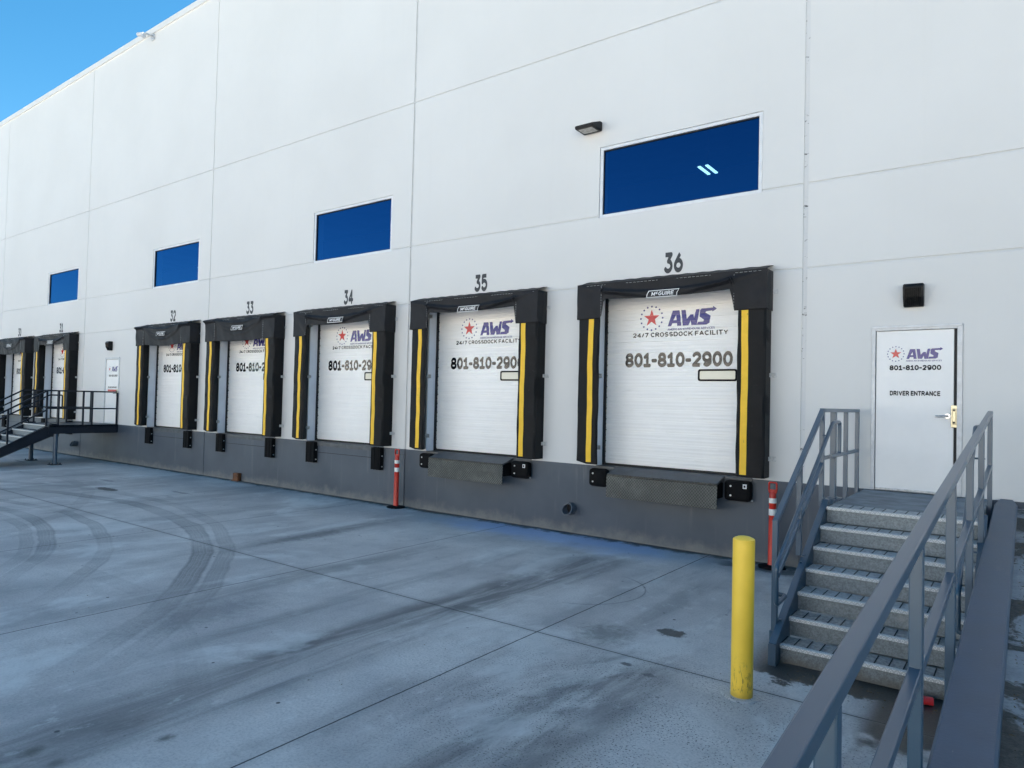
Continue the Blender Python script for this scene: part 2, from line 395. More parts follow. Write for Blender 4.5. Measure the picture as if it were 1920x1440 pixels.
def rounded(pts, r=.05, n=5):
    """polyline with filleted corners"""
    pts = [Vector(p) for p in pts]; out = [pts[0]]
    for a, b, c in zip(pts, pts[1:], pts[2:]):
        u, v = (a-b), (c-b); rr = min(r, u.length*.45, v.length*.45); u.normalize(); v.normalize()
        p0, p1 = b+u*rr, b+v*rr
        for k in range(n+1):
            t = k/n; out.append(p0*(1-t)**2 + b*2*t*(1-t) + p1*t*t)
    out.append(pts[-1]); return out
def lathe(bm, prof, cx=0, cy=0, seg=28, smooth=True):
    rings = [[bm.verts.new((cx+r*math.cos(2*math.pi*k/seg), cy+r*math.sin(2*math.pi*k/seg), z)) for k in range(seg)] for r, z in prof]
    for a, b in zip(rings, rings[1:]):
        for k in range(seg):
            f = bm.faces.new((a[k], a[(k+1) % seg], b[(k+1) % seg], b[k])); f.smooth = smooth
    bm.faces.new(rings[0][::-1]); bm.faces.new(rings[-1])
def obj(name, bm, mats, parent=None, loc=None, label=None):
    bmesh.ops.recalc_face_normals(bm, faces=bm.faces)
    for e in bm.edges:
        if len(e.link_faces) == 2 and e.calc_face_angle(0) > .75: e.smooth = False
    me = bpy.data.meshes.new(name); bm.to_mesh(me); bm.free()
    for m in (mats if isinstance(mats, (list, tuple)) else [mats]): me.materials.append(m)
    o = bpy.data.objects.new(name, me); C.objects.link(o)
    if parent: o.parent = parent
    if loc: o.location = loc
    if label: o['label'] = label
    return o
def thing(name, label, cat, loc=(0, 0, 0), group=None):
    o = bpy.data.objects.new(name, None); C.objects.link(o); o.location = loc
    o['label'] = label; o['category'] = cat
    if group: o['group'] = group
    return o
def tag(o, label, cat, group=None):
    o['label'] = label; o['category'] = cat
    if group: o['group'] = group
    return o
def struct(name, bm, m):
    o = obj(name, bm, m); o['kind'] = 'structure'; return o
def dup_tree(o, parent=None):
    c = o.copy(); C.objects.link(c)
    if parent: c.parent = parent
    for ch in list(o.children): dup_tree(ch, c)
    return c
B = bmesh.new

# flat artwork in the x-z plane (facing -y)
def _arc(cx, cy, rx, ry, a0, a1, n=9):
    return [(cx+rx*math.cos(R(a0+(a1-a0)*k/n)), cy+ry*math.sin(R(a0+(a1-a0)*k/n))) for k in range(n+1)]
def glyph(ch):
    """centre lines of a bold sans letter in a unit box, and its relative width"""
    A = _arc
    G = {
     '0': ([A(.5, .5, .5, .5, 90, 450, 28)], .62), '-': ([[(.0, .44), (1, .44)]], .30), '/': ([[(0, 0), (1, 1)]], .36),
     '1': ([[(.55, 0), (.55, 1), (.05, .76)], [(0, 0), (1, 0)]], .50), 
     '2': ([A(.5, .70, .48, .30, 165, -15, 12)+[(.02, .0), (1, 0)]], .62),
     '3': ([[(.02, 1), (.95, 1), (.46, .60)]+A(.46, .30, .52, .30, 80, -160, 14)], .60),
     '4': ([[(.74, 0), (.74, 1), (0, .24), (1, .24)]], .66),
     '5': ([[(.92, 1), (.10, 1), (.06, .52)]+A(.46, .32, .52, .32, 125, -160, 16)], .60),
     '6': ([A(.5, .30, .5, .30, 0, 360, 24), [(.72, 1), (.12, .50), (.0, .30)]], .62),
     '7': ([[(0, 1), (1, 1), (.35, 0)]], .58),
     '8': ([A(.5, .755, .43, .245, 0, 360, 22), A(.5, .255, .5, .255, 0, 360, 24)], .62),
     '9': ([A(.5, .68, .5, .32, 0, 360, 24), [(1, .68), (1, .42)]+A(.5, .34, .5, .34, 0, -140, 10)], .62),
     'A': ([[(0, 0), (.5, 1), (1, 0)], [(.2, .28), (.8, .28)]], .74), 'C': ([A(.54, .5, .54, .5, 42, 318, 20)], .66),
     'D': ([[(0, 0), (0, 1), (.45, 1)]+A(.45, .5, .55, .5, 90, -90, 14)+[(0, 0)]], .66), 'E': ([[(1, 0), (0, 0), (0, 1), (1, 1)], [(0, .52), (.9, .52)]], .54),
     'F': ([[(0, 0), (0, 1), (1, 1)], [(0, .50), (.88, .50)]], .52), 'G': ([A(.54, .5, .54, .5, 42, 320, 20)+[(.98, .46), (.58, .46)]], .68),
     'H': ([[(0, 0), (0, 1)], [(1, 0), (1, 1)], [(0, .52), (1, .52)]], .64), 'I': ([[(.5, 0), (.5, 1)]], .10),
     'K': ([[(0, 0), (0, 1)], [(1, 1), (.05, .42)], [(.34, .60), (1, 0)]], .64), 'L': ([[(0, 1), (0, 0), (1, 0)]], .50),
     'M': ([[(0, 0), (0, 1), (.5, .15), (1, 1), (1, 0)]], .78), 'N': ([[(0, 0), (0, 1), (1, 0), (1, 1)]], .66),
     'O': ([A(.5, .5, .5, .5, 90, 450, 28)], .68), 'R': ([[(0, 0), (0, 1), (.55, 1)]+A(.55, .74, .40, .26, 90, -90, 10)+[(0, .48)], [(.48, .48), (1, 0)]], .62),
     'S': ([A(.5, .745, .45, .255, 30, 262, 14)+A(.5, .255, .48, .255, 82, -150, 14)], .60), 'T': ([[(0, 1), (1, 1)], [(.5, 0), (.5, 1)]], .60),
     'U': ([[(0, 1), (0, .36)]+A(.5, .36, .5, .36, 180, 360, 14)+[(1, 1)]], .64), 'V': ([[(0, 1), (.5, 0), (1, 1)]], .70),
     'W': ([[(0, 1), (.25, 0), (.5, .85), (.75, 0), (1, 1)]], 1.0), 'Y': ([[(0, 1), (.5, .45), (1, 1)], [(.5, .5), (.5, 0)]], .66),
     'c': ([A(.54, .72, .54, .28, 50, 310, 16)], .44),
    }
    return G[ch]
_gc = {}
def glyph_mesh(ch, wt, res):
    """filled outline of one glyph: cells of a distance field, marching-squares clipped; height 1"""
    key = (ch, round(wt, 4), res)
    if key in _gc: return _gc[key]
    lines, w = glyph(ch); hw = wt/2; segs = []
    for L in lines:
        P = [(hw+u*w, hw+v*(1-wt)) for u, v in L]; closed = abs(P[0][0]-P[-1][0])+abs(P[0][1]-P[-1][1]) < 1e-6
        for i, (a, b) in enumerate(zip(P, P[1:])): segs.append((*a, *b, (not closed and i == 0), (not closed and i == len(P)-2)))
    def sd(x, y):
        best = 9.
        for ax, ay, bx_, by_, s0, s1 in segs:
            dx, dy = bx_-ax, by_-ay; l = math.hypot(dx, dy) or 1e-9; t = ((x-ax)*dx+(y-ay)*dy)/l
            tc = min(l, max(0, t)); d = math.hypot(x-ax-dx/l*tc, y-ay-dy/l*tc)-hw
            if s0: d = max(d, -t-hw*.98 if ch in 'LEFTDRIUHKNM1-47' else -t)
            if s1: d = max(d, t-l-(hw*.98 if ch in 'LEFTDRIUHKNM1-47' else 0))
            if d < best: best = d
        return max(best, -y, y-1)
    W = w+wt; nx, ny = max(4, int(W*res)), res; bmg = B(); vid = {}; D = {}
    X = [-.02+(W+.04)*i/nx for i in range(nx+1)]; Y = [-.02+1.04*j/ny for j in range(ny+1)]
    for i in range(nx+1):
        for j in range(ny+1): D[i, j] = sd(X[i], Y[j])
    def V(k, p):
        if k not in vid: vid[k] = bmg.verts.new((p[0], p[1], 0))
        return vid[k]
    for i in range(nx):
        for j in range(ny):
            c = [(i, j), (i+1, j), (i+1, j+1), (i, j+1)]
            if all(D[q] > 0 for q in c): continue
            out = []
            for q, r_ in zip(c, c[1:]+c[:1]):
                if D[q] <= 0: out.append(V(q, (X[q[0]], Y[q[1]])))
                if (D[q] <= 0) != (D[r_] <= 0):
                    t = D[q]/(D[q]-D[r_]); out.append(V(tuple(sorted((q, r_))), (X[q[0]]+(X[r_[0]]-X[q[0]])*t, Y[q[1]]+(Y[r_[1]]-Y[q[1]])*t)))
            if len(out) >= 3:
                try: bmg.faces.new(out)
                except ValueError: pass
    bmesh.ops.dissolve_limit(bmg, angle_limit=R(3), verts=bmg.verts[:], edges=bmg.edges[:])
    bmesh.ops.triangulate(bmg, faces=bmg.faces[:])
    bmg.verts.index_update()
    r = ([tuple(v.co) for v in bmg.verts], [[v.index for v in f.verts] for f in bmg.faces], W); bmg.free(); _gc[key] = r
    return r
def art_text(bm, s, x0, x1, z0, z1, y, wt=.17, mi=0, cuts=None, yf=None, shear=0., gap=.11, res=26, space=.34):
    tb = B(); px = 0.; H = z1-z0; parts = []
    for ch in s:
        if ch == ' ': px += space; continue
        vs_, fs_, W = glyph_mesh(ch, wt, res); parts.append((px, vs_, fs_)); px += W+gap
    k = (x1-x0)/(px-gap)
    for ox, vs_, fs_ in parts:
        V = [tb.verts.new((x0+(ox+vx)*k + vy*shear*H, 0, z0+vy*H)) for vx, vy, _ in vs_]
        for f in fs_: tb.faces.new([V[i] for i in f])
    merge(bm, tb, y, mi, cuts, yf)
def art_poly(bm, loops, x0, x1, z0, z1, y, mi=0, cuts=None, yf=None):
    """polygon with holes, loops in 0..1 units"""
    L = [[Vector((x0+u*(x1-x0), 0, z0+v*(z1-z0))) for u, v in lp] for lp in loops]
    flat = [p for lp in L for p in lp]; tb = B(); vs = [tb.verts.new(p) for p in flat]
    L2 = [[Vector((p.x, p.z, 0)) for p in lp] for lp in L]
    for tr in geometry.tessellate_polygon(L2):
        try: tb.faces.new([vs[i] for i in tr])
        except ValueError: pass
    merge(bm, tb, y, mi, cuts, yf)
def merge(bm, tb, y, mi, cuts, yf):
    bmesh.ops.remove_doubles(tb, verts=tb.verts, dist=1e-6)
    if cuts:
        for z in cuts:
            bmesh.ops.bisect_plane(tb, geom=tb.verts[:]+tb.edges[:]+tb.faces[:], plane_co=(0, 0, z), plane_no=(0, 0, 1), dist=1e-6)
    mp = {}
    for v in tb.verts: mp[v] = bm.verts.new((v.co.x, (y + yf(v.co.z)) if yf else y, v.co.z))
    for f in tb.faces:
        p = [mp[v] for v in f.verts]
        n = f.normal if f.normal.length else None
        f.normal_update()
        if f.normal.y > 0: p = p[::-1]
        try: q = bm.faces.new(p); q.material_index = mi
        except ValueError: pass
    tb.free()
def star_pts(cx, cz, r, inner=.40):
    return [(cx+math.sin(k*math.pi/5)*(r if k % 2 == 0 else r*inner), cz+math.cos(k*math.pi/5)*(r if k % 2 == 0 else r*inner)) for k in range(10)]
LOGO_A = [[(0, 0), (.093, .98), (.235, .98), (.255, 0), (.18, 0), (.178, .17), (.095, .17), (.075, 0)], [(.108, .36), (.172, .36), (.176, .62)]]
LOGO_A = [[(0, 0), (.10, .96), (.245, .96), (.285, 0), (.20, 0), (.192, .18), (.095, .18), (.075, 0)], [(.115, .36), (.185, .36), (.172, .68)]]
LOGO_W = [[(.28, .96), (.37, .96), (.395, .40), (.47, .66), (.53, .66), (.545, .42), (.585, .96), (.655, .96), (.60, 0), (.495, 0), (.475, .30), (.43, 0), (.315, 0)]]
LOGO_S = [[(.70, .98), (.925, 1.0), (.92, 1.10), (1.0, .92), (.905, .76), (.91, .83), (.785, .80), (.775, .72), (.875, .52), (.855, .10), (.80, 0), (.60, 0), (.625, .19), (.735, .19), (.745, .30), (.655, .50), (.665, .90)]]
def logo(bm, x0, x1, z0, z1, y, sx, sz, sr, dotr, dot, mats=(0, 1), cuts=None, yf=None):
    for L in (LOGO_A, LOGO_W, LOGO_S): art_poly(bm, L, x0, x1, z0, z1, y, mats[0], cuts, yf)
    art_poly(bm, [star_pts(sx, sz, sr)], 0, 1, 0, 1, y, mats[1], cuts, yf)
    for k in range(16):
        a = 2*math.pi*k/16
        art_poly(bm, [star_pts(sx+math.sin(a)*dotr, sz+math.cos(a)*dotr, dot, .55)], 0, 1, 0, 1, y, mats[0], cuts, yf)

# ================================================================== SETTING
bm = B()
xs = [-400, -90, -45, -20, -8, 0, 8, 60, 400]; ys = [-400, -120, -60, -30, -16, -8, -.02 + .15]
vv = [[bm.verts.new((x, y, 0)) for x in xs] for y in ys]
for j in range(len(ys)-1):
    for i in range(len(xs)-1): bm.faces.new((vv[j][i], vv[j][i+1], vv[j+1][i+1], vv[j+1][i]))
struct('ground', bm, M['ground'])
def ramp(y): return 1.24 + .0437*y          # top of the retaining wall
bm = B()
n = 24
rows = []
for k in range(n+1):
    y = -.004 - 14*k/n
    rows.append([bm.verts.new((x, y, ramp(y) - .10)) for x in (-.12, .5, 2, 6, 14)])
for a, b in zip(rows, rows[1:]):
    for i in range(4): bm.faces.new((a[i], b[i], b[i+1], a[i+1]))
r = bmesh.ops.extrude_face_region(bm, geom=bm.faces[:])
for g in r['geom']:
    if isinstance(g, bmesh.types.BMVert): g.co.z = -.2
struct('sidewalk', bm, M['walk'])

# ------------------------------------------------------------------ warehouse
DOCKS = [(36, -4.655, 'taut'), (35, -8.705, 'taut'), (34, -12.68, 'mid'), (33, -16.67, 'droop'), (32, -20.70, 'droop'), (31, -28.90, 'mid'), (30, -33.02, 'droop')]
WINS = [(-6.05, -3.23), (-14.03, -11.27), (-22.05, -19.31), (-30.28, -27.54)]
JX = [5.43, -2.60, -10.66, -18.69, -26.86, -35.10, -43.1, -51.1]
ROOF = 13.80; XL, XR = -66.0, 14.0; DEPTH = 45.0
wh = thing('warehouse', 'long white tilt-up concrete warehouse with grey base, dock doors and a row of blue windows', 'warehouse', (-15, 0, 0))
wh.location = (0, 0, 0)
OW = 1.35                                    # half width of a dock opening
holes = [(c-OW, c+OW, 1.22, 4.16) for _, c, _ in DOCKS] + [(a, b, 5.545, 6.80) for a, b in WINS]
holes += [(-1.716, -.663, 1.22, 3.432), (-25.09, -24.03, 1.22, 3.432)]
grooves = [4.335, 5.575, 8.712]
def wide(x): return .034 if abs(x+2.6) < .01 else (.026 if abs(x+10.66) < .01 else .013)
bx = sorted({XL, XR, *[v for h in holes for v in h[:2]], *[x+s*wide(x) for x in JX for s in (-1, 1)]})
bz = sorted({-.3, 1.22, ROOF, *[v for h in holes for v in h[2:]], *[g+s for g in grooves for s in (-.018, .018)]})
bz = [z for i, z in enumerate(bz)]
def depth_at(x, z):
    for a, b, c, d in holes:
        if a < x < b and c < z < d: return None
    for j in JX:
        if abs(x-j) < wide(j): return JD
    for g in grooves:
        if abs(z-g) < .018: return GD
    return 0.0
def in_win(x, z): return 5.5 < z < 6.9
wb, bb = B(), B(); jb = [B() for _ in JX]
GD, JD = .017, .018
cells = {}
for i in range(len(bx)-1):
    for k in range(len(bz)-1): cells[i, k] = depth_at((bx[i]+bx[i+1])/2, (bz[k]+bz[k+1])/2)
for (i, k), d in cells.items():
    x0, x1, z0, z1 = bx[i], bx[i+1], bz[k], bz[k+1]
    low = z1 <= 1.2201; T = bb if low else wb
    rev = .30
    if d is not None:
        tgt = T
        if d == JD and not low: tgt = jb[min(range(len(JX)), key=lambda q: abs(JX[q]-(x0+x1)/2))]
        dl = 0.0 if d == GD else d
        tgt.faces.new([tgt.verts.new(p) for p in ((x0, dl, z0), (x1, dl, z0), (x1, d, z1), (x0, d, z1))])
    dd = rev if d is None else d
    for di, dk in ((1, 0), (0, 1)):
        e = cells.get((i+di, k+dk), 'x')
        if e == 'x': continue
        ee = rev if e is None else e
        if dk and ee == GD: ee = 0.0
        if dk and dd == rev and e == GD: ee = 0.0
        if abs(ee-dd) < 1e-6: continue
        lowN = (bz[k+1+dk] if k+1+dk < len(bz) else 99) <= 1.2201
        T2 = bb if (low and di) or (di and lowN) else wb
        if di: q = ((x1, dd, z0), (x1, ee, z0), (x1, ee, z1), (x1, dd, z1))
        else: q = ((x0, dd, z1), (x1, dd, z1), (x1, ee, z1), (x0, ee, z1))
        T2.faces.new([T2.verts.new(p) for p in q])
bmesh.ops.remove_doubles(wb, verts=wb.verts, dist=1e-5)
bmesh.ops.remove_doubles(bb, verts=bb.verts, dist=1e-5)
# end walls and back
for T, z0, z1 in ((bb, -.3, 1.22), (wb, 1.22, ROOF)):
    for q in (((XR, 0), (XR, DEPTH)), ((XR, DEPTH), (XL, DEPTH)), ((XL, DEPTH), (XL, 0))):
        T.faces.new([T.verts.new(p) for p in ((*q[0], z0), (*q[1], z0), (*q[1], z1), (*q[0], z1))])
def obj_raw(name, bm, m, parent, label=None):
    me = bpy.data.meshes.new(name); bm.to_mesh(me); bm.free(); me.materials.append(m)
    o = bpy.data.objects.new(name, me); C.objects.link(o); o.parent = parent
    if label: o['label'] = label
    return o
obj_raw('wall', wb, M['wall'], wh); obj_raw('base_wall', bb, M['base'], wh); [obj_raw('joint_sealant', b_, M['seal'] if abs(j_+2.6) < .05 else M['seal2'], wh) for j_, b_ in zip(JX, jb)]
bm = B(); box(bm, XL-.05, XR+.05, -.05, .25, ROOF+.012, ROOF+.20, .008)
x = -64
obj('coping', bm, M['wall'], wh)
for x in [JX[0]-8.03*k/2 for k in range(5, 14)]:
    bm = B(); box(bm, x-.004, x+.004, -.052, -.049, ROOF+.014, ROOF+.198); obj('coping_seam', bm, M['frame'], wh)
bm = B(); box(bm, XL+.05, XR-.05, .26, DEPTH-.05, 13.2, 13.4); obj('roof', bm, M['roofing'], wh)
# interior shell: floor, lining behind the wall, ceiling
bm = B()
box(bm, XL+.3, XR-.3, .34, DEPTH-.3, 1.0, 1.215); obj('interior_floor', bm, M['dark'], wh)
bm = B()
for q in (((XL+.3, 20, 1.3), (XR-.3, 20, 1.3), (XR-.3, 20, 13.1), (XL+.3, 20, 13.1)),): bm.faces.new([bm.verts.new(p) for p in q])
obj('partition', bm, M['lining'], wh)

# windows
for k, (a, b) in enumerate(WINS):
    z0, z1 = 5.545, 6.80; f = B(); t = .062; yf, yb = .012, .085
    for q in ((a, b, z0, z0+t), (a, b, z1-t, z1)): box(f, q[0]+.006, q[1]-.006, yf, yb, q[2]+.004, q[3]-.004, .004)
    for q in ((a+.006, a+t), (b-t, b-.006)): box(f, q[0], q[1], yf+.002, yb-.002, z0+t-.006, z1-t+.006, .004)
    win = obj('window', f, M['alu'], wh)
    g = B()
    for q in ((a+t-.004, a+t+.012, z0+t, z1-t), (b-t-.012, b-t+.004, z0+t, z1-t)): box(g, q[0], q[1], .035, .07, q[2], q[3])
    for q in ((a+t, b-t, z0+t-.004, z0+t+.008), (a+t, b-t, z1-t-.014, z1-t+.004)): box(g, q[0], q[1], .036, .069, q[2], q[3])
    obj('gasket', g, M['track'], win)
    p = B(); p.faces.new([p.verts.new(v) for v in ((a+t, .055, z0+t), (b-t, .055, z0+t), (b-t, .055, z1-t), (a+t, .055, z1-t))])
    obj('pane', p, M['glass'], win)
# ceiling light fixtures seen through the glass
lit = [((-6.36, 5.17, -6.36, 5.90), 'twin tube ceiling lamp glowing behind the large right window'), ((-30.3, 5.9, -30.3, 6.5), 'twin tube ceiling lamp glowing behind the window above dock 32')]
for (xa, ya, xb, yb), lab in lit:
    t = thing('ceiling_lamp', lab, 'lamp', (xa, ya, 8.0), 'lit ceiling lamps inside the warehouse')
    h = B(); box(h, .03, .26, .02, .70, .034, .09, .01); obj('housing', h, M['dark'], t)
    for dx in (0, .19):
        q = B(); box(q, dx, dx+.075, .03, .69, .0, .028, .01); obj('light_tube', q, M['tube'], t)
    q = B(); tube(q, [(.14, .35, .10), (.14, .35, 5.2)], .008, 6); obj('hanger', q, M['frame'], t)

# overhead doors
DZ0, DZ1 = 1.262, 4.22; P = .19
prof = []
z = DZ0; k = 0
while z < DZ1:
    g = .022 if k % 3 == 0 else .015
    prof += [(z, .001), (z+.003, g), (z+.015, g), (z+.019, -.001)]
    prof += [(z+.060, .0015), (z+.064, -.003), (z+.092, -.004), (z+.096, .001), (z+.124, .002), (z+.128, -.003), (z+.154, -.004), (z+.158, .000), (z+.186, .001)]
    z += P; k += 1
prof.append((z, 0.))
def yprof(zz):
    for (a, ya), (b, yb) in zip(prof, prof[1:]):
        if a <= zz <= b: return ya+(yb-ya)*(zz-a)/(b-a)
    return 0.
CUTS = [p[0] for p in prof]
YD = .25
d0 = None
def door_art(c):
    bm = B(); y = YD-.0025
    kw = dict(cuts=CUTS, yf=lambda z: min(yprof(z), .001))
    logo(bm, -.17, .667, 3.615, 3.885, y, -.465, 3.765, .150, .200, .021, (1, 2), **kw)
    art_text(bm, 'AMERICAN WAREHOUSE SERVICES', -.175, .635, 3.545, 3.580, y, .17, 1, res=14, **kw)
    b2 = B(); art_text(b2, '24/7 CROSSDOCK FACILITY', -.81, .855, 3.443, 3.522, y, .235, 0, res=20, gap=.10, **kw)
    b3 = B(); art_text(b3, '801-810-2900', -.945, .935, 2.932, 3.181, y, .25, 0, gap=.07, res=30, **kw)
    return bm, b2, b3
door_protos = None
for num, c, style in DOCKS:
    loc = (c, 0, 0)
    if door_protos is None:
        bm = B(); pv = None
        for zz, yy in prof:
            v = (bm.verts.new((-OW+.03, YD+yy, zz)), bm.verts.new((OW-.03, YD+yy, zz)))
            if pv: bm.faces.new((pv[0], pv[1], v[1], v[0]))
            pv = v
        dr = obj('overhead_door', bm, M['door'], wh, loc)
        ab = door_art(0); vm = [M['vinyl_k'], M['vinyl_b'], M['vinyl_r']]
        obj('logo', ab[0], vm, dr); obj('tagline', ab[1], vm, dr); obj('phone_number', ab[2], vm, dr)
        bm = B(); box(bm, -OW+.004, -OW+.05, YD-.035, YD+.04, 1.225, 4.22); obj('edge_seal', bm, M['track'], dr)
        bm = B(); box(bm, OW-.05, OW-.004, YD-.035, YD+.04, 1.225, 4.22); obj('edge_seal', bm, M['track'], dr)
        bm = B(); box(bm, -OW+.05, OW-.05, YD-.02, YD+.04, 1.225, 1.262); obj('bottom_seal', bm, M['track'], dr)
        # vision window
        bm = B(); y = YD-.012
        def rr(x0, x1, z0, z1, r):
            o = []
            for cx, cz, a0 in ((x1-r, z1-r, 0), (x0+r, z1-r, 90), (x0+r, z0+r, 180), (x1-r, z0+r, 270)):
                o += [(cx+r*math.cos(R(a0+t)), cz+r*math.sin(R(a0+t))) for t in (0, 30, 60, 90)]
            return o
        o, q = rr(.37, 1.01, 2.700, 2.893, .035), rr(.399, .981, 2.729, 2.864, .02)
        vo = [[bm.verts.new((px, yy, pz)) for px, pz in L] for L, yy in ((o, YD+.004), (o, y), (q, y), (q, YD+.004))]
        nO = len(o)
        for A, Bq in zip(vo, vo[1:]):
            for t in range(nO): bm.faces.new((A[t], A[(t+1) % nO], Bq[(t+1) % nO], Bq[t]))
        obj('window_gasket', bm, M['black'], dr)
        bm = B(); bm.faces.new([bm.verts.new((px, YD-.004, pz)) for px, pz in rr(.39, .99, 2.72, 2.873, .015)]); obj('window_pane', bm, M['glowpane'], dr)
        door_protos = dr
    else:
        dr = dup_tree(door_protos, wh); dr.location = loc
    dr['label'] = 'white ribbed overhead door of dock %d with logo and phone number' % num
    bm = B()
    s = str(num); art_text(bm, s, c-.165+.02, c+.165+.02, 4.455, 4.80, -.003, .225, gap=.10, res=34)
    obj('dock_number', bm, M['paint_k'], wh, label='dark number %d painted above its dock' % num)
    # painted steel jamb liners
    for s in (-1, 1):
        bm = B(); box(bm, c+s*OW-.003*(s > 0)-.0, c+s*OW+.003*(s < 0), -.004, YD+.06, 1.224, 4.15); obj('jamb', bm, M['jamb'], wh)
    bm = B(); box(bm, c-OW+.004, c+OW-.004, -.012, YD+.03, 1.12, 1.223, .003); obj('sill_angle', bm, M['deck'], wh)
    if num <= 34:
        bm = B(); box(bm, c-1.1, c+1.2, -.004, -.001, .966, .978); obj('pit_edge', bm, M['farsteel'], wh)

# personnel doors
def person_door(x0, x1, art, ajar):
    z0, z1 = 1.222, 3.43
    f = B()
    box(f, x0+.002, x0+.05, -.02, .12, z0, z1-.002, .004); box(f, x1-.062, x1-.002, -.02, .12, z0, z1-.002, .004); box(f, x0+.05, x1-.062, -.018, .118, z1-.05, z1-.004, .004)
    door = obj('entry_door', (lambda b: (box(b, x0+.058, x1-.098, .004, .05, z0+.018, z1-.056, .003), b)[1])(B()), M['leaf'], wh)
    obj('door_frame', f, M['frame'], door)
    g = B(); box(g, x1-.096, x1-.062, .02, .05, z0+.01, z1-.05); box(g, x0+.05, x0+.057, .02, .05, z0+.01, z1-.05); obj('door_gap', g, M['track'], door)
    g = B(); box(g, x0+.06, x1-.10, -.012, .004, z0+.006, z0+.035, .003); obj('door_sweep', g, M['zinc'], door)
    g = B(); box(g, x0+.01, x1-.01, -.032, -.02, z1-.022, z1+.014, .003); obj('drip_cap', g, M['frame'], door)
    mats = [M['sticker'], M['vinyl_b'], M['vinyl_r'], M['red']]
    for nm, ab in art(): obj(nm, ab, mats, door)
    hx = x1-.118
    h = B(); tube(h, [(hx-.045, .004, 2.245), (hx-.045, -.012, 2.245)], .034, 20); tube(h, rounded([(hx-.045, -.012, 2.245), (hx-.045, -.055, 2.245), (hx-.175, -.055, 2.237)], .02), [.013]*8+[.009], 10)
    obj('lever_handle', h, M['chrome'], door)
    h = B(); box(h, hx-.006, hx+.058, -.03, -.021, 2.10, 2.385, .004)
    box(h, hx+.008, hx+.05, -.042, -.03, 2.14, 2.345, .012); obj('latch_guard', h, M['brass'], door)
    h = B()
    for zz in (2.165, 2.32): tube(h, [(hx+.028, -.042, zz), (hx+.028, -.047, zz)], .013, 10)
    obj('guard_bolt', h, M['track'], door)
    return door
def art_near():
    y = .001; a, b, c = B(), B(), B()
    logo(a, -1.298, -.880, 2.993, 3.130, y, -1.424, 3.063, .070, .098, .010, (1, 2))
    art_text(a, 'AMERICAN WAREHOUSE SERVICES', -1.304, -.893, 2.957, 2.977, y, .17, 1, res=12)
    art_text(b, '801-810-2900', -1.497, -.900, 2.843, 2.911, y, .25, 0, gap=.08)
    art_text(c, 'DRIVER ENTRANCE', -1.490, -.908, 2.503, 2.567, y, .235, 0, gap=.09)
    return ('logo', a), ('phone_number', b), ('lettering', c)
def art_far():
    y = .001; a, b, c, d = B(), B(), B(), B()
    logo(a, -24.62, -24.16, 2.97, 3.14, y, -24.77, 3.05, .070, .10, .010, (1, 2))
    art_text(b, '801-810-2900', -24.80, -24.20, 2.80, 2.87, y, .22, 0, res=14)
    art_text(c, 'DRIVER ENTRANCE', -24.84, -24.22, 2.415, 2.47, y, .22, 0, res=14)
    art_poly(d, [[(-24.86, 2.31), (-24.20, 2.31), (-24.20, 2.37), (-24.86, 2.37)]], 0, 1, 0, 1, y, 3)
    return ('logo', a), ('phone_number', b), ('lettering', c), ('red_bar', d)
person_door(-1.716, -.663, art_near, True)['label'] = 'white steel door lettered DRIVER ENTRANCE with brass latch guard'
person_door(-25.09, -24.03, art_far, False)['label'] = 'far white steel door with red bar under its lettering'

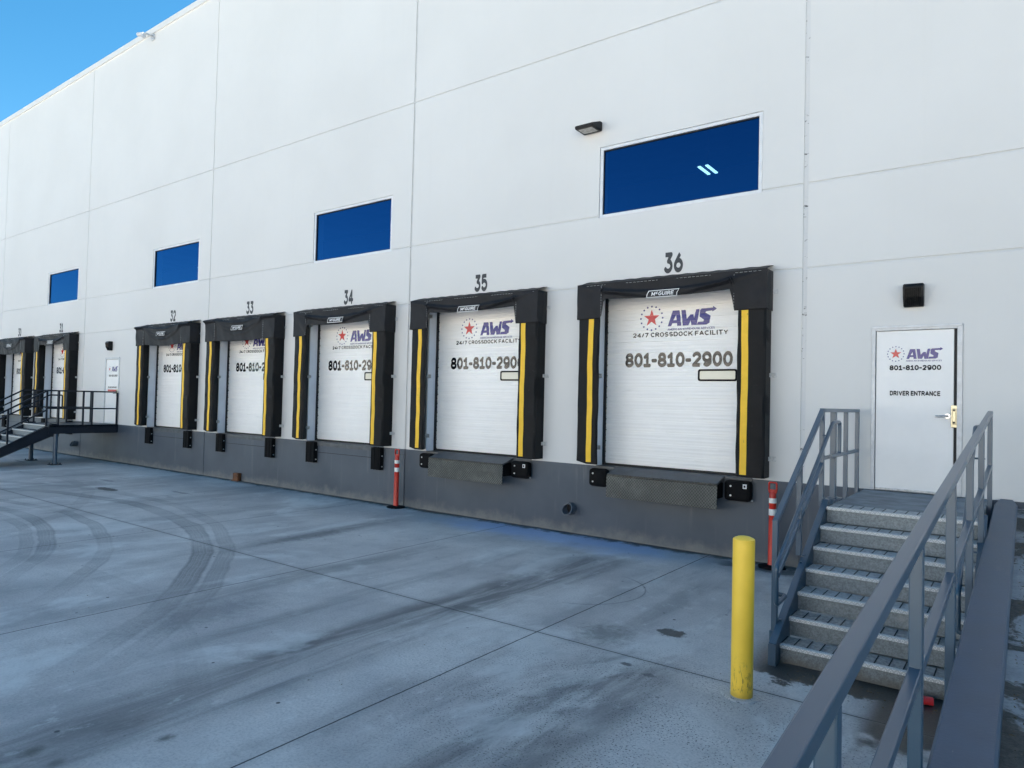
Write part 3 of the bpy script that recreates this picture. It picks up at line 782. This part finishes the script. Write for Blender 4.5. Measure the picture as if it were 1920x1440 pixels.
# ================================================================== DOCK SHELTERS
random.seed(4)
def shelter(num, c, style):
    lab = {36: 'black fabric dock shelter with yellow stripes under number 36, nearest and largest', 35: 'black fabric dock shelter with yellow stripes under number 35',
           34: 'black fabric dock shelter under number 34 with its header pulled tight', 33: 'black fabric dock shelter under number 33 with a drooping header torn at both corners',
           32: 'black fabric dock shelter under number 32 with a deep drooping header', 31: 'black fabric dock shelter under number 31 behind the far platform railing',
           30: 'black fabric dock shelter under number 30, farthest left of the row'}[num]
    t = thing('dock_shelter', lab, 'dock shelter', (c, 0, 0), 'dock shelters along the warehouse wall')
    rnd = random.Random(num)
    for s in (-1, 1):
        # cross-section of the pad, swept from bottom to top with small fabric ripples
        fo, fi, wo, wi = (1.575, 1.17, 1.59, 1.385) if s < 0 else (1.60, 1.18, 1.59, 1.385)
        bm = B(); rings = []; nz = 34
        ph = rnd.random()*6
        for k in range(nz+1):
            z = 1.265 + (4.325-1.265)*k/nz
            q = .004*math.sin(z*5+ph)+.003*math.sin(z*13+ph*2)
            tilt = .04 if (s < 0 and k == 0) else 0
            ring = [(wo, -.002), (fo+q*.5, -.27), (fo-.03+q*.5, -.30+q), ((fo+fi)/2, -.302+q*1.3), (fi+.03-q, -.30+q), (fi-q, -.27), (wi, -.002)]
            rings.append([bm.verts.new((s*px, py, z + (tilt if px > 1.5 else 0))) for px, py in ring])
        for a, b in zip(rings, rings[1:]):
            for i in range(6):
                f = bm.faces.new((a[i], a[i+1], b[i+1], b[i])); f.smooth = True
            bm.faces.new((a[6], a[0], b[0], b[6]))
        bm.faces.new(rings[0]); bm.faces.new(rings[-1])
        pad = obj('side_pad', bm, M['fabric'], t)
        bm = B(); x0, x1 = (-1.375, -1.275) if s < 0 else (1.25, 1.35); pv = None
        for k in range(nz+1):
            z = 1.30 + (3.76-1.30)*k/nz; q = .004*math.sin(z*5+ph)+.003*math.sin(z*13+ph*2)
            jx = .004*math.sin(z*3.1+ph); v = [bm.verts.new((x+jx, -.306+q*1.3, z)) for x in (x0, x1)]
            if pv: bm.faces.new((pv[0], pv[1], v[1], v[0])).smooth = True
            pv = v
        obj('guide_stripe', bm, M['stripe'], pad)
        for z in (1.54, 2.78, 4.03):                       # wall clips
            bm = B()
            xx = s*1.585 if s > 0 else -1.36
            box(bm, xx, xx+.10, -.012, -.004, z-.038, z+.038, .002); box(bm, xx+.002, xx+.016, -.07, -.012, z-.03, z+.03, .002)
            tube(bm, [(xx+.045, -.012, z), (xx+.045, -.026, z)], .013, 8)
            obj('wall_clip', bm, M['zinc'], pad)
    # header curtain
    bm = B(); nx, nzz = 88, 26; X0, X1 = -1.598, 1.612; W = X1-X0
    droop = {'taut': 4.035, 'mid': 3.97, 'droop': 3.70}[style]
    seed = rnd.random()*10
    gap = .045 if num in (33, 31) else .0
    grid = []
    for i in range(nx+1):
        x = X0+W*i/nx; ax = abs(x)
        mid = droop + (.03*(x/1.1)**2 if style != 'droop' else .05*(x/1.1)**2*rnd.choice((1, 1)))
        if style == 'droop': mid += .010*math.sin(x*2.1+seed)
        e = min(1, max(0, (ax-1.08)/.05)); zb = mid*(1-e)+3.735*e
        col = []
        for k in range(nzz+1):
            v = k/nzz; z = zb+(4.33-zb)*v
            h = 1-v
            sag = (1-min(1, ax/1.12)**2)
            y = -.318
            if style == 'droop':
                dd = (4.33-z)
                for m_ in (.25, .42, .6, .8):                 # hanging folds
                    target = m_*.62*(sag*.75+.12)
                    y -= .034*math.exp(-((dd-target)/.030)**2)*(.4+.6*math.sin(m_*9+seed)**2)
                y += .018*math.exp(-((ax-1.05)/.07)**2)*h + .010*math.sin(x*9+seed+z*7)
            else:
                y -= .026*math.exp(-((4.33-z-.13-.08*sag)/.028)**2)*(ax < 1.16)
                y -= .016*math.exp(-((4.33-z-.05-.28*(1-min(1, ax/1.5)))/.022)**2)*(ax < 1.5)
                y += .030*h*sag + .008*math.sin(x*7+seed+z*9)
                y -= .016*math.exp(-((z-4.20+.16*(1-min(1, ax/1.1)))/.03)**2)*(ax < 1.15)
            y += .004*math.sin(x*23+z*11+seed)*h + .003*math.sin(ax*12-z*14+seed)*(ax > 1.05)
            col.append(bm.verts.new((x, min(y, -.3165-.0006*math.sin(x*31+z*17)) if ax > 1.10 else y, z)))
        grid.append(col)
    for a, b in zip(grid, grid[1:]):
        for k in range(nzz): bm.faces.new((a[k], b[k], b[k+1], a[k+1])).smooth = True
    # sloping top sheet and the side flaps back to the wall
    tl = [bm.verts.new((X0+W*i/nx, -.003, 4.425+.004*math.sin(i*.9))) for i in range(nx+1)]
    tm = [bm.verts.new((X0+W*i/nx, -.16, 4.372+.010*math.sin(i*.35+seed)+.004*math.sin(i*1.3))) for i in range(nx+1)]
    for i in range(nx):
        bm.faces.new((grid[i][nzz], grid[i+1][nzz], tm[i+1], tm[i])).smooth = True
        bm.faces.new((tm[i], tm[i+1], tl[i+1], tl[i])).smooth = True
    for col, s in ((grid[0], -1), (grid[-1], 1)):
        sx = 1.608 if s > 0 else -1.600; wl = [bm.verts.new((sx, -.003, c_.co.z)) for c_ in col]
        md = [bm.verts.new((sx+s*.012*math.sin(c_.co.z*8), -.15, c_.co.z)) for c_ in col]
        for k in range(nzz):
            bm.faces.new((col[k], col[k+1], md[k+1], md[k])).smooth = True
            bm.faces.new((md[k], md[k+1], wl[k+1], wl[k])).smooth = True
    hd = obj('header_curtain', bm, M['head'], t)
    md_ = hd.modifiers.new('thickness', 'SOLIDIFY'); md_.thickness = .004; md_.offset = 0
    # stitched seam line along the top edge
    bm = B()
    for i in range(0, 46):
        x = -1.55+3.1*i/46; box(bm, x, x+.045, -.321, -.316, 4.300, 4.3025)
    for s in (-1, 1):
        for i in range(12): box(bm, s*1.13-.0012, s*1.13+.0012, -.325, -.318, 3.76+i*.045, 3.785+i*.045)
    obj('stitching', bm, M['zinc'], hd)
    # maker's badge
    bz = {'taut': 4.075, 'mid': 4.06, 'droop': 4.06}[style]; w_, h_ = .262, .058
    bm = B(); y = -.352; tilt = .012
    sk = lambda u, v: (u*w_ + v*.02, bz+v*h_)
    ou = [sk(-1, -1), sk(1, -1), sk(.94, -.1), sk(1, 1), sk(-1, 1), sk(-1.05, 0)]
    art_poly(bm, [ou], 0, 1, 0, 1, y, 0)
    inn = [(px*.955, bz+(pz-bz)*.80) for px, pz in ou]
    art_poly(bm, [inn], 0, 1, 0, 1, y-.002, 1)
    art_text(bm, 'McGUIRE', -.195, .18, bz-.030, bz+.032, y-.004, .20, 0, shear=.2, res=16)
    obj('maker_badge', bm, [M['white'], M['track']], hd)
    return t
for d in DOCKS: shelter(*d)

# ------------------------------------------------------------------ bumpers and edge-of-dock levellers
def bumper(name_label, x0, x1, z0, z1, y0, round_=False, tagp=False):
    t = thing('dock_bumper', name_label, 'dock bumper', ((x0+x1)/2, 0, (z0+z1)/2), 'rubber bumpers at the dock doors')
    cx, cz = (x0+x1)/2, (z0+z1)/2; W, H = (x1-x0)/2, (z1-z0)/2
    bm = B(); n = 7
    if round_: box(bm, -W, W, -y0, -.004, -H, H, .055)
    else:
        for k in range(n):                                  # laminated pads on edge
            a, b = -W+2*W*k/n, -W+2*W*(k+1)/n
            box(bm, a+.002, b-.002, -y0+.004*math.sin(k*2.1+x0), -.012, -H+.004*(k % 2), H-.004*((k+1) % 2), .004)
        box(bm, -W-.004, W+.004, -.012, -.002, -H-.004, H+.004)
    obj('rubber_block', bm, M['black'], t)
    ends = [((-W*.45, -y0-.008, z), (-W*.45, -y0+.01, z)) for z in (-.07, .07)]+[((W*.92, -y0*.4, -H+.02), (W*1.04, -y0*.4, -H+.02))] if round_ else [((W-.012, -.05, z), (W+.014, -.05, z)) for z in (-.17, .06)]
    for e in ends:
        bm = B(); tube(bm, e, .014, 12); obj('bolt', bm, M['zinc'], t)
    if tagp:
        bm = B(); box(bm, W*.46, W*.74, -y0-.006, -y0-.001, H*.30, H*.72, .001); p = obj('warning_label', bm, M['white'], t)
        bm = B(); box(bm, W*.52, W*.66, -y0-.008, -y0-.006, H*.40, H*.62); obj('label_print', bm, M['track'], p)
for num, c, st in DOCKS:
    if num <= 34:
        bumper('black laminated rubber bumper at the left of dock %d' % num, c-1.25, c-.94, .725, 1.215, .11)
        bumper('black laminated rubber bumper at the right of dock %d' % num, c+1.05, c+1.35, .725, 1.215, .11)
    else:
        bumper('rounded black bumper block at the left of the steel leveller at dock %d' % num, c-1.40, c-1.055, .88, 1.185, .17, True)
        bumper('rounded black bumper block with white tag right of the leveller at dock %d' % num, c+.965, c+1.37, .88, 1.19, .17, True, True)
        t = thing('dock_leveller', 'steel edge of dock leveller with checker plate lip hanging down at dock %d' % num, 'dock leveller', (c, 0, 1.2), 'edge of dock levellers')
        bm = B(); v = [(-.93, -.015, .035), (.93, -.015, .035), (.93, -.335, -.06), (-.93, -.335, -.06)]
        lo = [(x, y, z-.03) for x, y, z in v]; V = [bm.verts.new(p) for p in v+lo]
        for q in ((0, 1, 2, 3), (7, 6, 5, 4), (0, 4, 5, 1), (1, 5, 6, 2), (2, 6, 7, 3), (3, 7, 4, 0)): bm.faces.new([V[i] for i in q])
        obj('deck_plate', bm, M['deck'], t)
        bm = B(); rd = random.Random(num); x = -.93
        while x < .92:
            L = min(rd.uniform(.08, .16), .93-x); tube(bm, [(x+.004, -.345, -.078), (x+L-.006, -.345, -.078)], .018+rd.random()*.004, 10); x += L
        obj('hinge_barrel', bm, M['lipedge'], t)
        bm = B(); v = [(-.94, -.352, -.088), (.935, -.352, -.088), (.935, -.362, -.36), (.935, -.364, -.445), (-.94, -.364, -.445), (-.94, -.362, -.36)]
        lo = [(x, y+.016, z) for x, y, z in v]; V = [bm.verts.new(p) for p in v+lo]
        for q in ((0, 1, 2, 5), (5, 2, 3, 4), (11, 8, 7, 6), (10, 9, 8, 11), (0, 6, 7, 1), (1, 7, 8, 2), (2, 8, 9, 3), (3, 9, 10, 4), (4, 10, 11, 5), (5, 11, 6, 0)): bm.faces.new([V[i] for i in q])
        obj('lip_plate', bm, M['plate'], t)
        bm = B(); box(bm, -.90, .90, -.30, -.004, -.30, -.07); obj('carriage', bm, M['black'], t)

# ================================================================== WALL FITTINGS
def lamp_over_door(cx, cz, label):
    t = thing('wall_lamp', label, 'wall lamp', (cx, 0, cz), 'black lamps above the entry doors')
    bm = B()                                               # wedge body: deep at the top, sloping in
    w, h = .118, .15
    pr = [(-.003, -h), (-.075, -h), (-.135, -.03), (-.155, h-.05), (-.12, h), (-.003, h)]
    A = [bm.verts.new((-w, y, z)) for y, z in pr]; D = [bm.verts.new((w, y, z)) for y, z in pr]
    bm.faces.new(A); bm.faces.new(D[::-1])
    for k in range(6): bm.faces.new((A[k], D[k], D[(k+1) % 6], A[(k+1) % 6]))
    bmesh.ops.bevel(bm, geom=bm.edges[:], offset=.008, segments=2, affect='EDGES')
    obj('housing', bm, M['lampbody'], t)
    bm = B()
    for k in range(9):
        x = -.088+.022*k; p = [(-.078, -h+.012), (-.137, -.035), (-.154, h-.065)]
        V = []
        for y, z in p: V.append((bm.verts.new((x-.007, y-.0005, z)), bm.verts.new((x, y-.008, z)), bm.verts.new((x+.007, y-.0005, z))))
        for a, b in zip(V, V[1:]):
            bm.faces.new((a[0], a[1], b[1], b[0])); bm.faces.new((a[1], a[2], b[2], b[1]))
    obj('ribbed_lens', bm, M['lens'], t)
lamp_over_door(-1.213, 3.832, 'black ribbed wall lamp above the DRIVER ENTRANCE door')
lamp_over_door(-24.72, 3.83, 'small black wall lamp above the far entry door at the platform')
t = thing('flood_light', 'slim black floodlight projecting from the wall at the upper left of the large window', 'floodlight', (-6.17, 0, 7.16))
bm = B(); pr = [(-.003, -.075), (-.03, -.085), (-.34, -.085), (-.35, -.03), (-.10, .07), (-.05, .085), (-.003, .085)]
A = [bm.verts.new((-.20, y, z)) for y, z in pr]; D = [bm.verts.new((.16, y, z)) for y, z in pr]
bm.faces.new(A); bm.faces.new(D[::-1])
for k in range(7): bm.faces.new((A[k], D[k], D[(k+1) % 7], A[(k+1) % 7]))
bmesh.ops.bevel(bm, geom=bm.edges[:], offset=.01, segments=2, affect='EDGES')
obj('housing', bm, M['lampbody'], t)
bm = B(); box(bm, -.155, .115, -.29, -.09, -.092, -.083, .004); obj('lens', bm, M['led'], t)
t = thing('security_camera', 'small white security camera hanging at the roof edge', 'camera', (-22.67, 0, 13.72))
bm = B(); tube(bm, rounded([(.12, -.003, 0), (.12, -.22, .0), (.05, -.30, -.02)], .08), .035, 12); box(bm, .02, .22, -.03, -.002, -.12, .12, .01); obj('bracket', bm, M['zinc'], t)
bm = B(); tube(bm, [(.08, -.30, -.02), (-.16, -.36, .0)], [.055, .062], 18); obj('camera_body', bm, M['camwhite'], t)
bm = B(); tube(bm, [(.08, -.30, -.07), (.08, -.30, -.13), (.08, -.30, -.16)], [.065, .065, .03], 18); obj('dome', bm, M['frame'], t)
def drain(cx, cz, lab):
    t = thing('drain_pipe', lab, 'drain pipe', (cx, 0, cz), 'drain outlets low on the grey wall')
    bm = B(); n = 26
    def ring(r, f): return [bm.verts.new((r*math.cos(2*math.pi*k/n), f(k), r*math.sin(2*math.pi*k/n))) for k in range(n)]
    cut = lambda k: -.17 + .05*math.sin(2*math.pi*k/n)
    a, b, c_, d = ring(.105, lambda k: -.002), ring(.105, cut), ring(.085, cut), ring(.085, lambda k: .0)
    for p, q in ((a, b), (b, c_), (c_, d)):
        for k in range(n): bm.faces.new((p[k], p[(k+1) % n], q[(k+1) % n], q[k])).smooth = True
    obj('pipe_stub', bm, M['pipe'], t)
    bm = B(); bm.faces.new([bm.verts.new((.085*math.cos(2*math.pi*k/n), -.02, .085*math.sin(2*math.pi*k/n))) for k in range(n)]); obj('pipe_hole', bm, M['track'], t)
drain(-6.47, .43, 'grey drain pipe stub in the wall between docks 35 and 36')
drain(-27.15, .42, 'dark drain pipe stub under the far platform beside a wall joint')
bm = B(); box(bm, -17.0, -16.78, -.12, -.004, .0, .21, .006); box(bm, -17.03, -16.75, -.15, -.12, .0, .03, .004); tag(obj('rusty_bracket', bm, M['rust']), 'small rusty brown steel bracket at the foot of the wall below dock 33', 'bracket')

# ================================================================== STAIRS
STEP, RISE = .2925, 1.22/7
def tread(t, x0, x1, y, z, deep, dark):
    """tread whose nose is at y; runs back towards +y"""
    bm = B(); yb = y+deep
    n = 8
    for k in range(n): 
        yy = y+.062+(deep-.075)*k/(n-1); box(bm, x0, x1, yy-.0035, yy+.0035, z-.028, z-.003)
    m_ = int((x1-x0)/.105)
    for k in range(m_+1):
        xx = x0+(x1-x0)*k/m_; box(bm, xx-.005, xx+.005, y+.054, yb, z-.012, z-.0015, 0, 1)
    box(bm, x0, x1, yb-.006, yb, z-.030, z-.002)
    if z > .5: box(bm, x0+.004, x1-.004, y+.056, yb-.008, z-.014, z-.0045)
    tr = obj('tread', bm, [M['grate'], M['track']], t)
    bm = B(); box(bm, x0, x1, y, y+.052, z-.034, z, .004); obj('nosing', bm, M['nosing'], tr)
def stairs(name, label, x0, x1, y0, nst, rail_sides, far):
    steel = M['farsteel'] if far else M['rail']
    t = thing(name, label, 'stairs', ((x0+x1)/2, y0/2, 0), 'steel stairs to the entry doors')
    t.location = (0, 0, 0)
    bm = B()
    if far:
        box(bm, x0-.10, x1+.10, y0+.02, -.004, 1.17, 1.215, .003)
        obj('landing', bm, M['deck'], t)
        for xx in (x0-.10, x1+.07):
            bm = B(); box(bm, xx, xx+.03, y0+.05, -.006, .955, 1.225, .004); obj('fascia', bm, steel, t)
        for xx in (x0-.03, x1+.03):
            bm = B(); lathe(bm, [(.062, .02), (.062, .96)], xx, -1.79, 20); lg = obj('leg', bm, M['rail'], t)
            bm = B(); box(bm, xx-.15, xx+.15, -1.94, -1.64, .002, .02, .003)
            for sx in (-.11, .11):
                for sy in (-.11, .11): tube(bm, [(xx+sx, -1.79+sy, .02), (xx+sx, -1.79+sy, .06)], .014, 8)
            obj('base_plate', bm, steel, lg)
        bm = B(); box(bm, x0-.06, x1+.06, -1.86, -1.72, .90, .955); obj('cross_beam', bm, steel, t)
    else:
        box(bm, x0-.012, x1, y0+.30, -.004, .004, 1.212, .006); obj('landing', bm, [M['landing']], t)
    for k in range(nst):
        y, z = y0-STEP*k, 1.22-RISE*k
        tread(t, x0, x1, y, z, .33 if k == 0 else .285, far)
        bm = B(); box(bm, x0+.002, x1-.002, y+.022, y+.028, (z-RISE+.004) if k < nst-1 else .012, z-.03); obj('riser', bm, M['galv'], t)
    yb = y0-STEP*(nst-1)
    sl = RISE/STEP
    def zn(y): return 1.22+sl*(y-y0) if y < y0 else 1.22
    for s, xx in ((-1, x0), (1, x1)):
        bm = B()                                          # channel stringer: web and two flanges
        off = .075; xo = xx+s*.055
        p0, p1 = (y0+.16, 1.22+off), (yb-.10, zn(yb-.10)+off)
        dn = .31
        web = [(p0[0], p0[1]-.03), (p1[0], p1[1]), (p1[0], .004), (p1[0]+.12, .004), (p0[0]-.02, p0[1]-dn-.12), (p0[0]+.2, p0[1]-dn-.12), (p0[0]+.2, p0[1]-.03)]
        for xa, xb in ((xx+s*.004, xx+s*.012),):
            A = [bm.verts.new((xa, y, z)) for y, z in web]; D = [bm.verts.new((xb, y, z)) for y, z in web]
            bm.faces.new(A); bm.faces.new(D[::-1]); L = len(web)
            for k in range(L): bm.faces.new((A[k], D[k], D[(k+1) % L], A[(k+1) % L]))
        bar(bm, (xx+s*.036, p0[0]-.03, p0[1]-.015), (xx+s*.036, p1[0], p1[1]+.004), .064, .010, .002)
        bar(bm, (xx+s*.036, p1[0]+.10, .02), (xx+s*.036, p0[0]+.0, p0[1]-dn-.10), .064, .010, .002)
        box(bm, xx+s*.036-.034, xx+s*.036+.034, p1[0]-.012, p1[0]+.012, .004, p1[1], .003)
        st = obj('stringer', bm, steel, t)
        if not far and s < 0:
            bm = B()
            for yy in (-2.22, -2.32, -3.10, -3.19, -3.88): tube(bm, [(xx-.036, yy, zn(yy)+off+.004), (xx-.036, yy, zn(yy)+off+.022)], .014, 8)
            obj('flange_bolt', bm, steel, st)
    for s, gx in rail_sides:
        H = 1.085
        w = .05
        yc, ye = (-2.13, -3.895) if not far else (-2.08, -3.85)
        zt = 1.22+H-.02
        def gz(y): return zt + (1.245-zt)*(y-yc)/(ye-yc)
        bm = B(); bar(bm, (gx, -.08, zt), (gx, yc-.01, zt), w, .045); tr = bar(bm, (gx, yc+.012, zt), (gx, ye, gz(ye)), w, .045)
        gr = obj('guardrail', bm, steel, t)
        bm = B(); bar(bm, (gx, -.08, zt-.545), (gx, yc, zt-.545), .044, .040); obj('mid_rail', bm, steel, gr)
        bm = B(); bar(bm, (gx, yc, zt-.60), (gx, ye+.06, gz(ye+.06)-.545), .044, .040); obj('mid_rail', bm, steel, gr)
        posts = [(-.11, 1.02), (-.85, 1.02), (yc, 1.2)] if not far else [(-.05, 1.2), (-.80, 1.2), (-1.06, 1.2), (-1.755, 1.2), (yc, 1.2)]
        for py, pz in posts:
            bm = B(); bar(bm, (gx, py, pz), (gx, py, zt-.02), w, .048); obj('post', bm, steel, gr)
        for py in (-3.07,):
            bm = B(); bar(bm, (gx, py, zn(py)+.06), (gx, py, gz(py)-.02), w, .048); obj('post', bm, steel, gr)
        bm = B(); bar(bm, (gx, ye, .22 if not far else .10), (gx, ye, gz(ye)+.02), w, .048); box(bm, gx-.036, gx+.036, ye-.036, ye+.036, .004, .25, .006); obj('end_post', bm, steel, gr)
        if not far:
            bm = B(); bar(bm, (gx, -1.55, 1.22), (gx, -1.55, zt-.02), .065, .075); box(bm, gx-.07, gx+.07, -1.72, -1.36, 1.214, 1.232, .004)
            box(bm, gx-.05, gx+.05, -1.62, -1.48, 1.232, 1.25, .004); obj('landing_post', bm, steel, gr)
        # grab rail with returned ends
        hx = gx - s*.082
        hz = lambda y: .885 + .592*(y+4.155)
        pts = [(hx, -2.10, 1.765), (hx, -1.63, 1.765), (hx, -1.63, 2.15), (hx, -1.98, 2.15), (hx, -4.15, hz(-4.15)), (hx, -4.14, .55), (hx, -3.84, .57), (gx, -3.84, .57)]
        bm = B(); tube(bm, rounded(pts, .045), .021, 14)
        for yy in (-2.15, -3.07):
            tube(bm, rounded([(hx, yy, hz(yy)-.015), (hx, yy, hz(yy)-.07), (gx, yy, hz(yy)-.07)], .03), .009, 8)
        obj('handrail', bm, steel, t)
    return t
stairs('entry_stairs', 'galvanised steel steps with slate railing up to the DRIVER ENTRANCE door', -1.78, -.378, -2.27, 7, [(-1, -1.865)], False)
far = stairs('entry_stairs', 'dark steel platform stairs on legs at the far left entry door', -25.95, -24.10, -2.06, 7, [(-1, -25.99), (1, -24.03)], True)

# right handrail of the near steps, on the retaining wall side
t = thing('grab_rail', 'short dark grab rail along the right edge of the near steps beside the retaining wall', 'handrail', (-.40, -2, 0)); t.location = (0, 0, 0)
hx = -.425; hz = lambda y: .885 + .592*(y+4.155)
bm = B(); tube(bm, rounded([(-.345, -1.75, 2.15), (hx, -1.75, 2.15), (hx, -2.0, 2.15), (hx, -4.12, hz(-4.12)), (hx, -4.12, .60), (-.36, -4.12, .60)], .045), .021, 14); obj('rail_tube', bm, M['rail'], t)
bm = B()
for yy in (-2.4, -3.6): tube(bm, rounded([(hx, yy, hz(yy)-.015), (hx, yy, hz(yy)-.07), (-.325, yy, hz(yy)-.07)], .03), .009, 8)
obj('rail_bracket', bm, M['rail'], t)

# ------------------------------------------------------------------ retaining wall and its long railing
bm = B(); n = 30; rows = []
for k in range(n+1):
    y = -.006 - 13.0*k/n; zt = ramp(y)
    wob = .004*math.sin(k*1.7); c0 = .05 if k == 0 else 0
    rows.append([bm.verts.new(p) for p in ((-.312, y, -.1), (-.312, y, zt-.018-c0), (-.300+c0*.8, y, zt+wob*.4), (-.100-c0*.8, y, zt+wob*.3), (-.088, y, zt-.018-c0), (-.088, y, -.1))])
for a, b in zip(rows, rows[1:]):
    for i in range(5): bm.faces.new((a[i], a[i+1], b[i+1], b[i]))
bm.faces.new(rows[0]); bm.faces.new(rows[-1])
tag(obj('retaining_wall', bm, M['curb']), 'long dark blue-grey retaining wall sloping along the right side of the steps', 'retaining wall')
GX = -.350
def rz(y): return 2.298 + .0755*(y+.62)
t = thing('guard_railing', 'long slate steel guard railing running along the retaining wall into the foreground', 'railing', (GX, -5, 0)); t.location = (0, 0, 0)
bm = B(); bar(bm, (GX, -.60, rz(-.60)), (GX, -11.5, rz(-11.5)), .052, .052, .006); obj('top_rail', bm, M['rail'], t)
PY = [-.64, -2.52, -4.17, -5.79, -7.34, -8.87, -10.4]
for y in PY:
    bm = B(); bar(bm, (GX, y, .02 if y < -2.5 else .6), (GX, y, rz(y)-.02), .050, .050, .006); obj('post', bm, M['rail'], t)
bm = B(); bar(bm, (GX, -.62, rz(-.62)-.63), (GX, -11.4, rz(-11.4)-.455), .046, .046, .005); obj('mid_rail', bm, M['rail'], t)

# ================================================================== STREET FURNITURE
t = thing('bollard', 'yellow steel pipe bollard with rust scrapes near its foot', 'bollard', (-1.815, -4.945, 0))
bm = B(); r = .085; lathe(bm, [(r, .0), (r, 1.235), (r*.985, 1.246), (r*.9, 1.252), (r*.6, 1.264), (r*.25, 1.270), (.004, 1.271)], seg=40); obj('pipe', bm, M['bollard'], t)
bm = B(); lathe(bm, [(.150, .001), (.145, .006), (.12, .009), (.088, .010)], seg=32)
for v in bm.verts: v.co.x += .012*math.sin(v.co.y*40)
obj('concrete_collar', bm, M['ground'], t)
def delineator(x, y, lab):
    t = thing('delineator_post', lab, 'delineator post', (x, y, 0), 'red delineator posts by the wall')
    s = 1.02
    bm = B(); lathe(bm, [(.062, .045), (.056, .07), (.051, .60), (.049, .90), (.053, .905), (.053, .93), (.047, .935), (.047, 1.055), (.040, 1.075), (.030, 1.10), (.03, 1.105)], seg=24); obj('tube', bm, M['orange'], t)
    bm = B(); tube(bm, rounded([(-.042, 0, 1.07), (-.055, 0, 1.12), (-.052, 0, 1.222), (.052, 0, 1.222), (.055, 0, 1.12), (.042, 0, 1.07)], .02), .0125, 8)
    for v in bm.verts: v.co.y *= 1.6
    box(bm, -.045, .045, -.018, .018, 1.06, 1.125, .012); obj('handle', bm, M['orange'], t)
    for z in (.80, .955):
        bm = B(); lathe(bm, [(.0515, z-.045), (.0525, z-.044), (.0525, z+.044), (.0515, z+.045)], seg=24); obj('reflective_band', bm, M['reflect'], t)
    bm = B(); lathe(bm, [(.19, .003), (.20, .01), (.19, .028), (.12, .034), (.066, .050)], seg=8, smooth=False); obj('rubber_base', bm, M['black'], t)
delineator(-10.66, -.24, 'red delineator post with two white bands left of dock 35')
delineator(-2.93, -.27, 'red delineator post with two white bands between dock 36 and the steps')

# pale warehouse added unseen behind the camera to throw sunlight onto the wall
t = thing('bounce_warehouse', 'unseen pale warehouse with grey doors, added to bounce sunlight onto the docks', 'warehouse', (-10, -50, 0))
bm = B(); box(bm, -75, 75, -30, 0, 0, 13); obj('wall', bm, M['yard'], t)
bm = B(); box(bm, -75.1, 75.1, -.1, .06, 13, 13.3); obj('coping', bm, M['frame'], t)
for k in range(16):
    bm = B(); box(bm, -62+8*k, -59.2+8*k, -.02, .05, 1.2, 4.2); obj('overhead_door', bm, M['base'], t)

# litter
t = thing('drink_carton', 'crushed red and white drink carton lying under the lowest step', 'carton', (-.635, -4.16, .0)); t.rotation_euler = (0, 0, R(14))
bm = B(); tube(bm, [(-.055, 0, .033), (.055, 0, .033)], [.031, .033], 14); obj('carton_body', bm, M['can'], t)
bm = B(); tube(bm, [(-.060, 0, .033), (-.038, 0, .033)], [.0325, .0330], 14); obj('carton_rim', bm, M['reflect'], t)
random.seed(11)
bm = B()
def flake(x, y, z, s):
    a = random.random()*6.28; q = []
    L, W = s*random.uniform(.6, 1.4), s*random.uniform(.15, .5)
    for u, v in ((-1, 0), (-.2, 1), (1, .2), (.1, -1)):
        q.append(bm.verts.new((x+(u*L*math.cos(a)-v*W*math.sin(a))*.5, y+(u*L*math.sin(a)+v*W*math.cos(a))*.5, z+random.uniform(.001, .010))))
    bm.faces.new(q)
for k in range(150): flake(random.uniform(-1.7, -.42), -4.12-abs(random.gauss(0, .18)), .002, random.uniform(.008, .035))
for k in range(420):
    y = -random.uniform(.5, 8); flake(-.05+abs(random.gauss(0, .10)), y, ramp(y)-.099, random.uniform(.006, .03))
for k in range(130): flake(random.uniform(-12, -2.2), -.05-abs(random.gauss(0, .12)), .002, random.uniform(.01, .04))
for k in range(150): flake(random.uniform(-14, -1.8), random.uniform(-8.5, -.6), .002, random.uniform(.006, .022))
o = obj('leaf_litter', bm, M['leafbit']); o['kind'] = 'stuff'
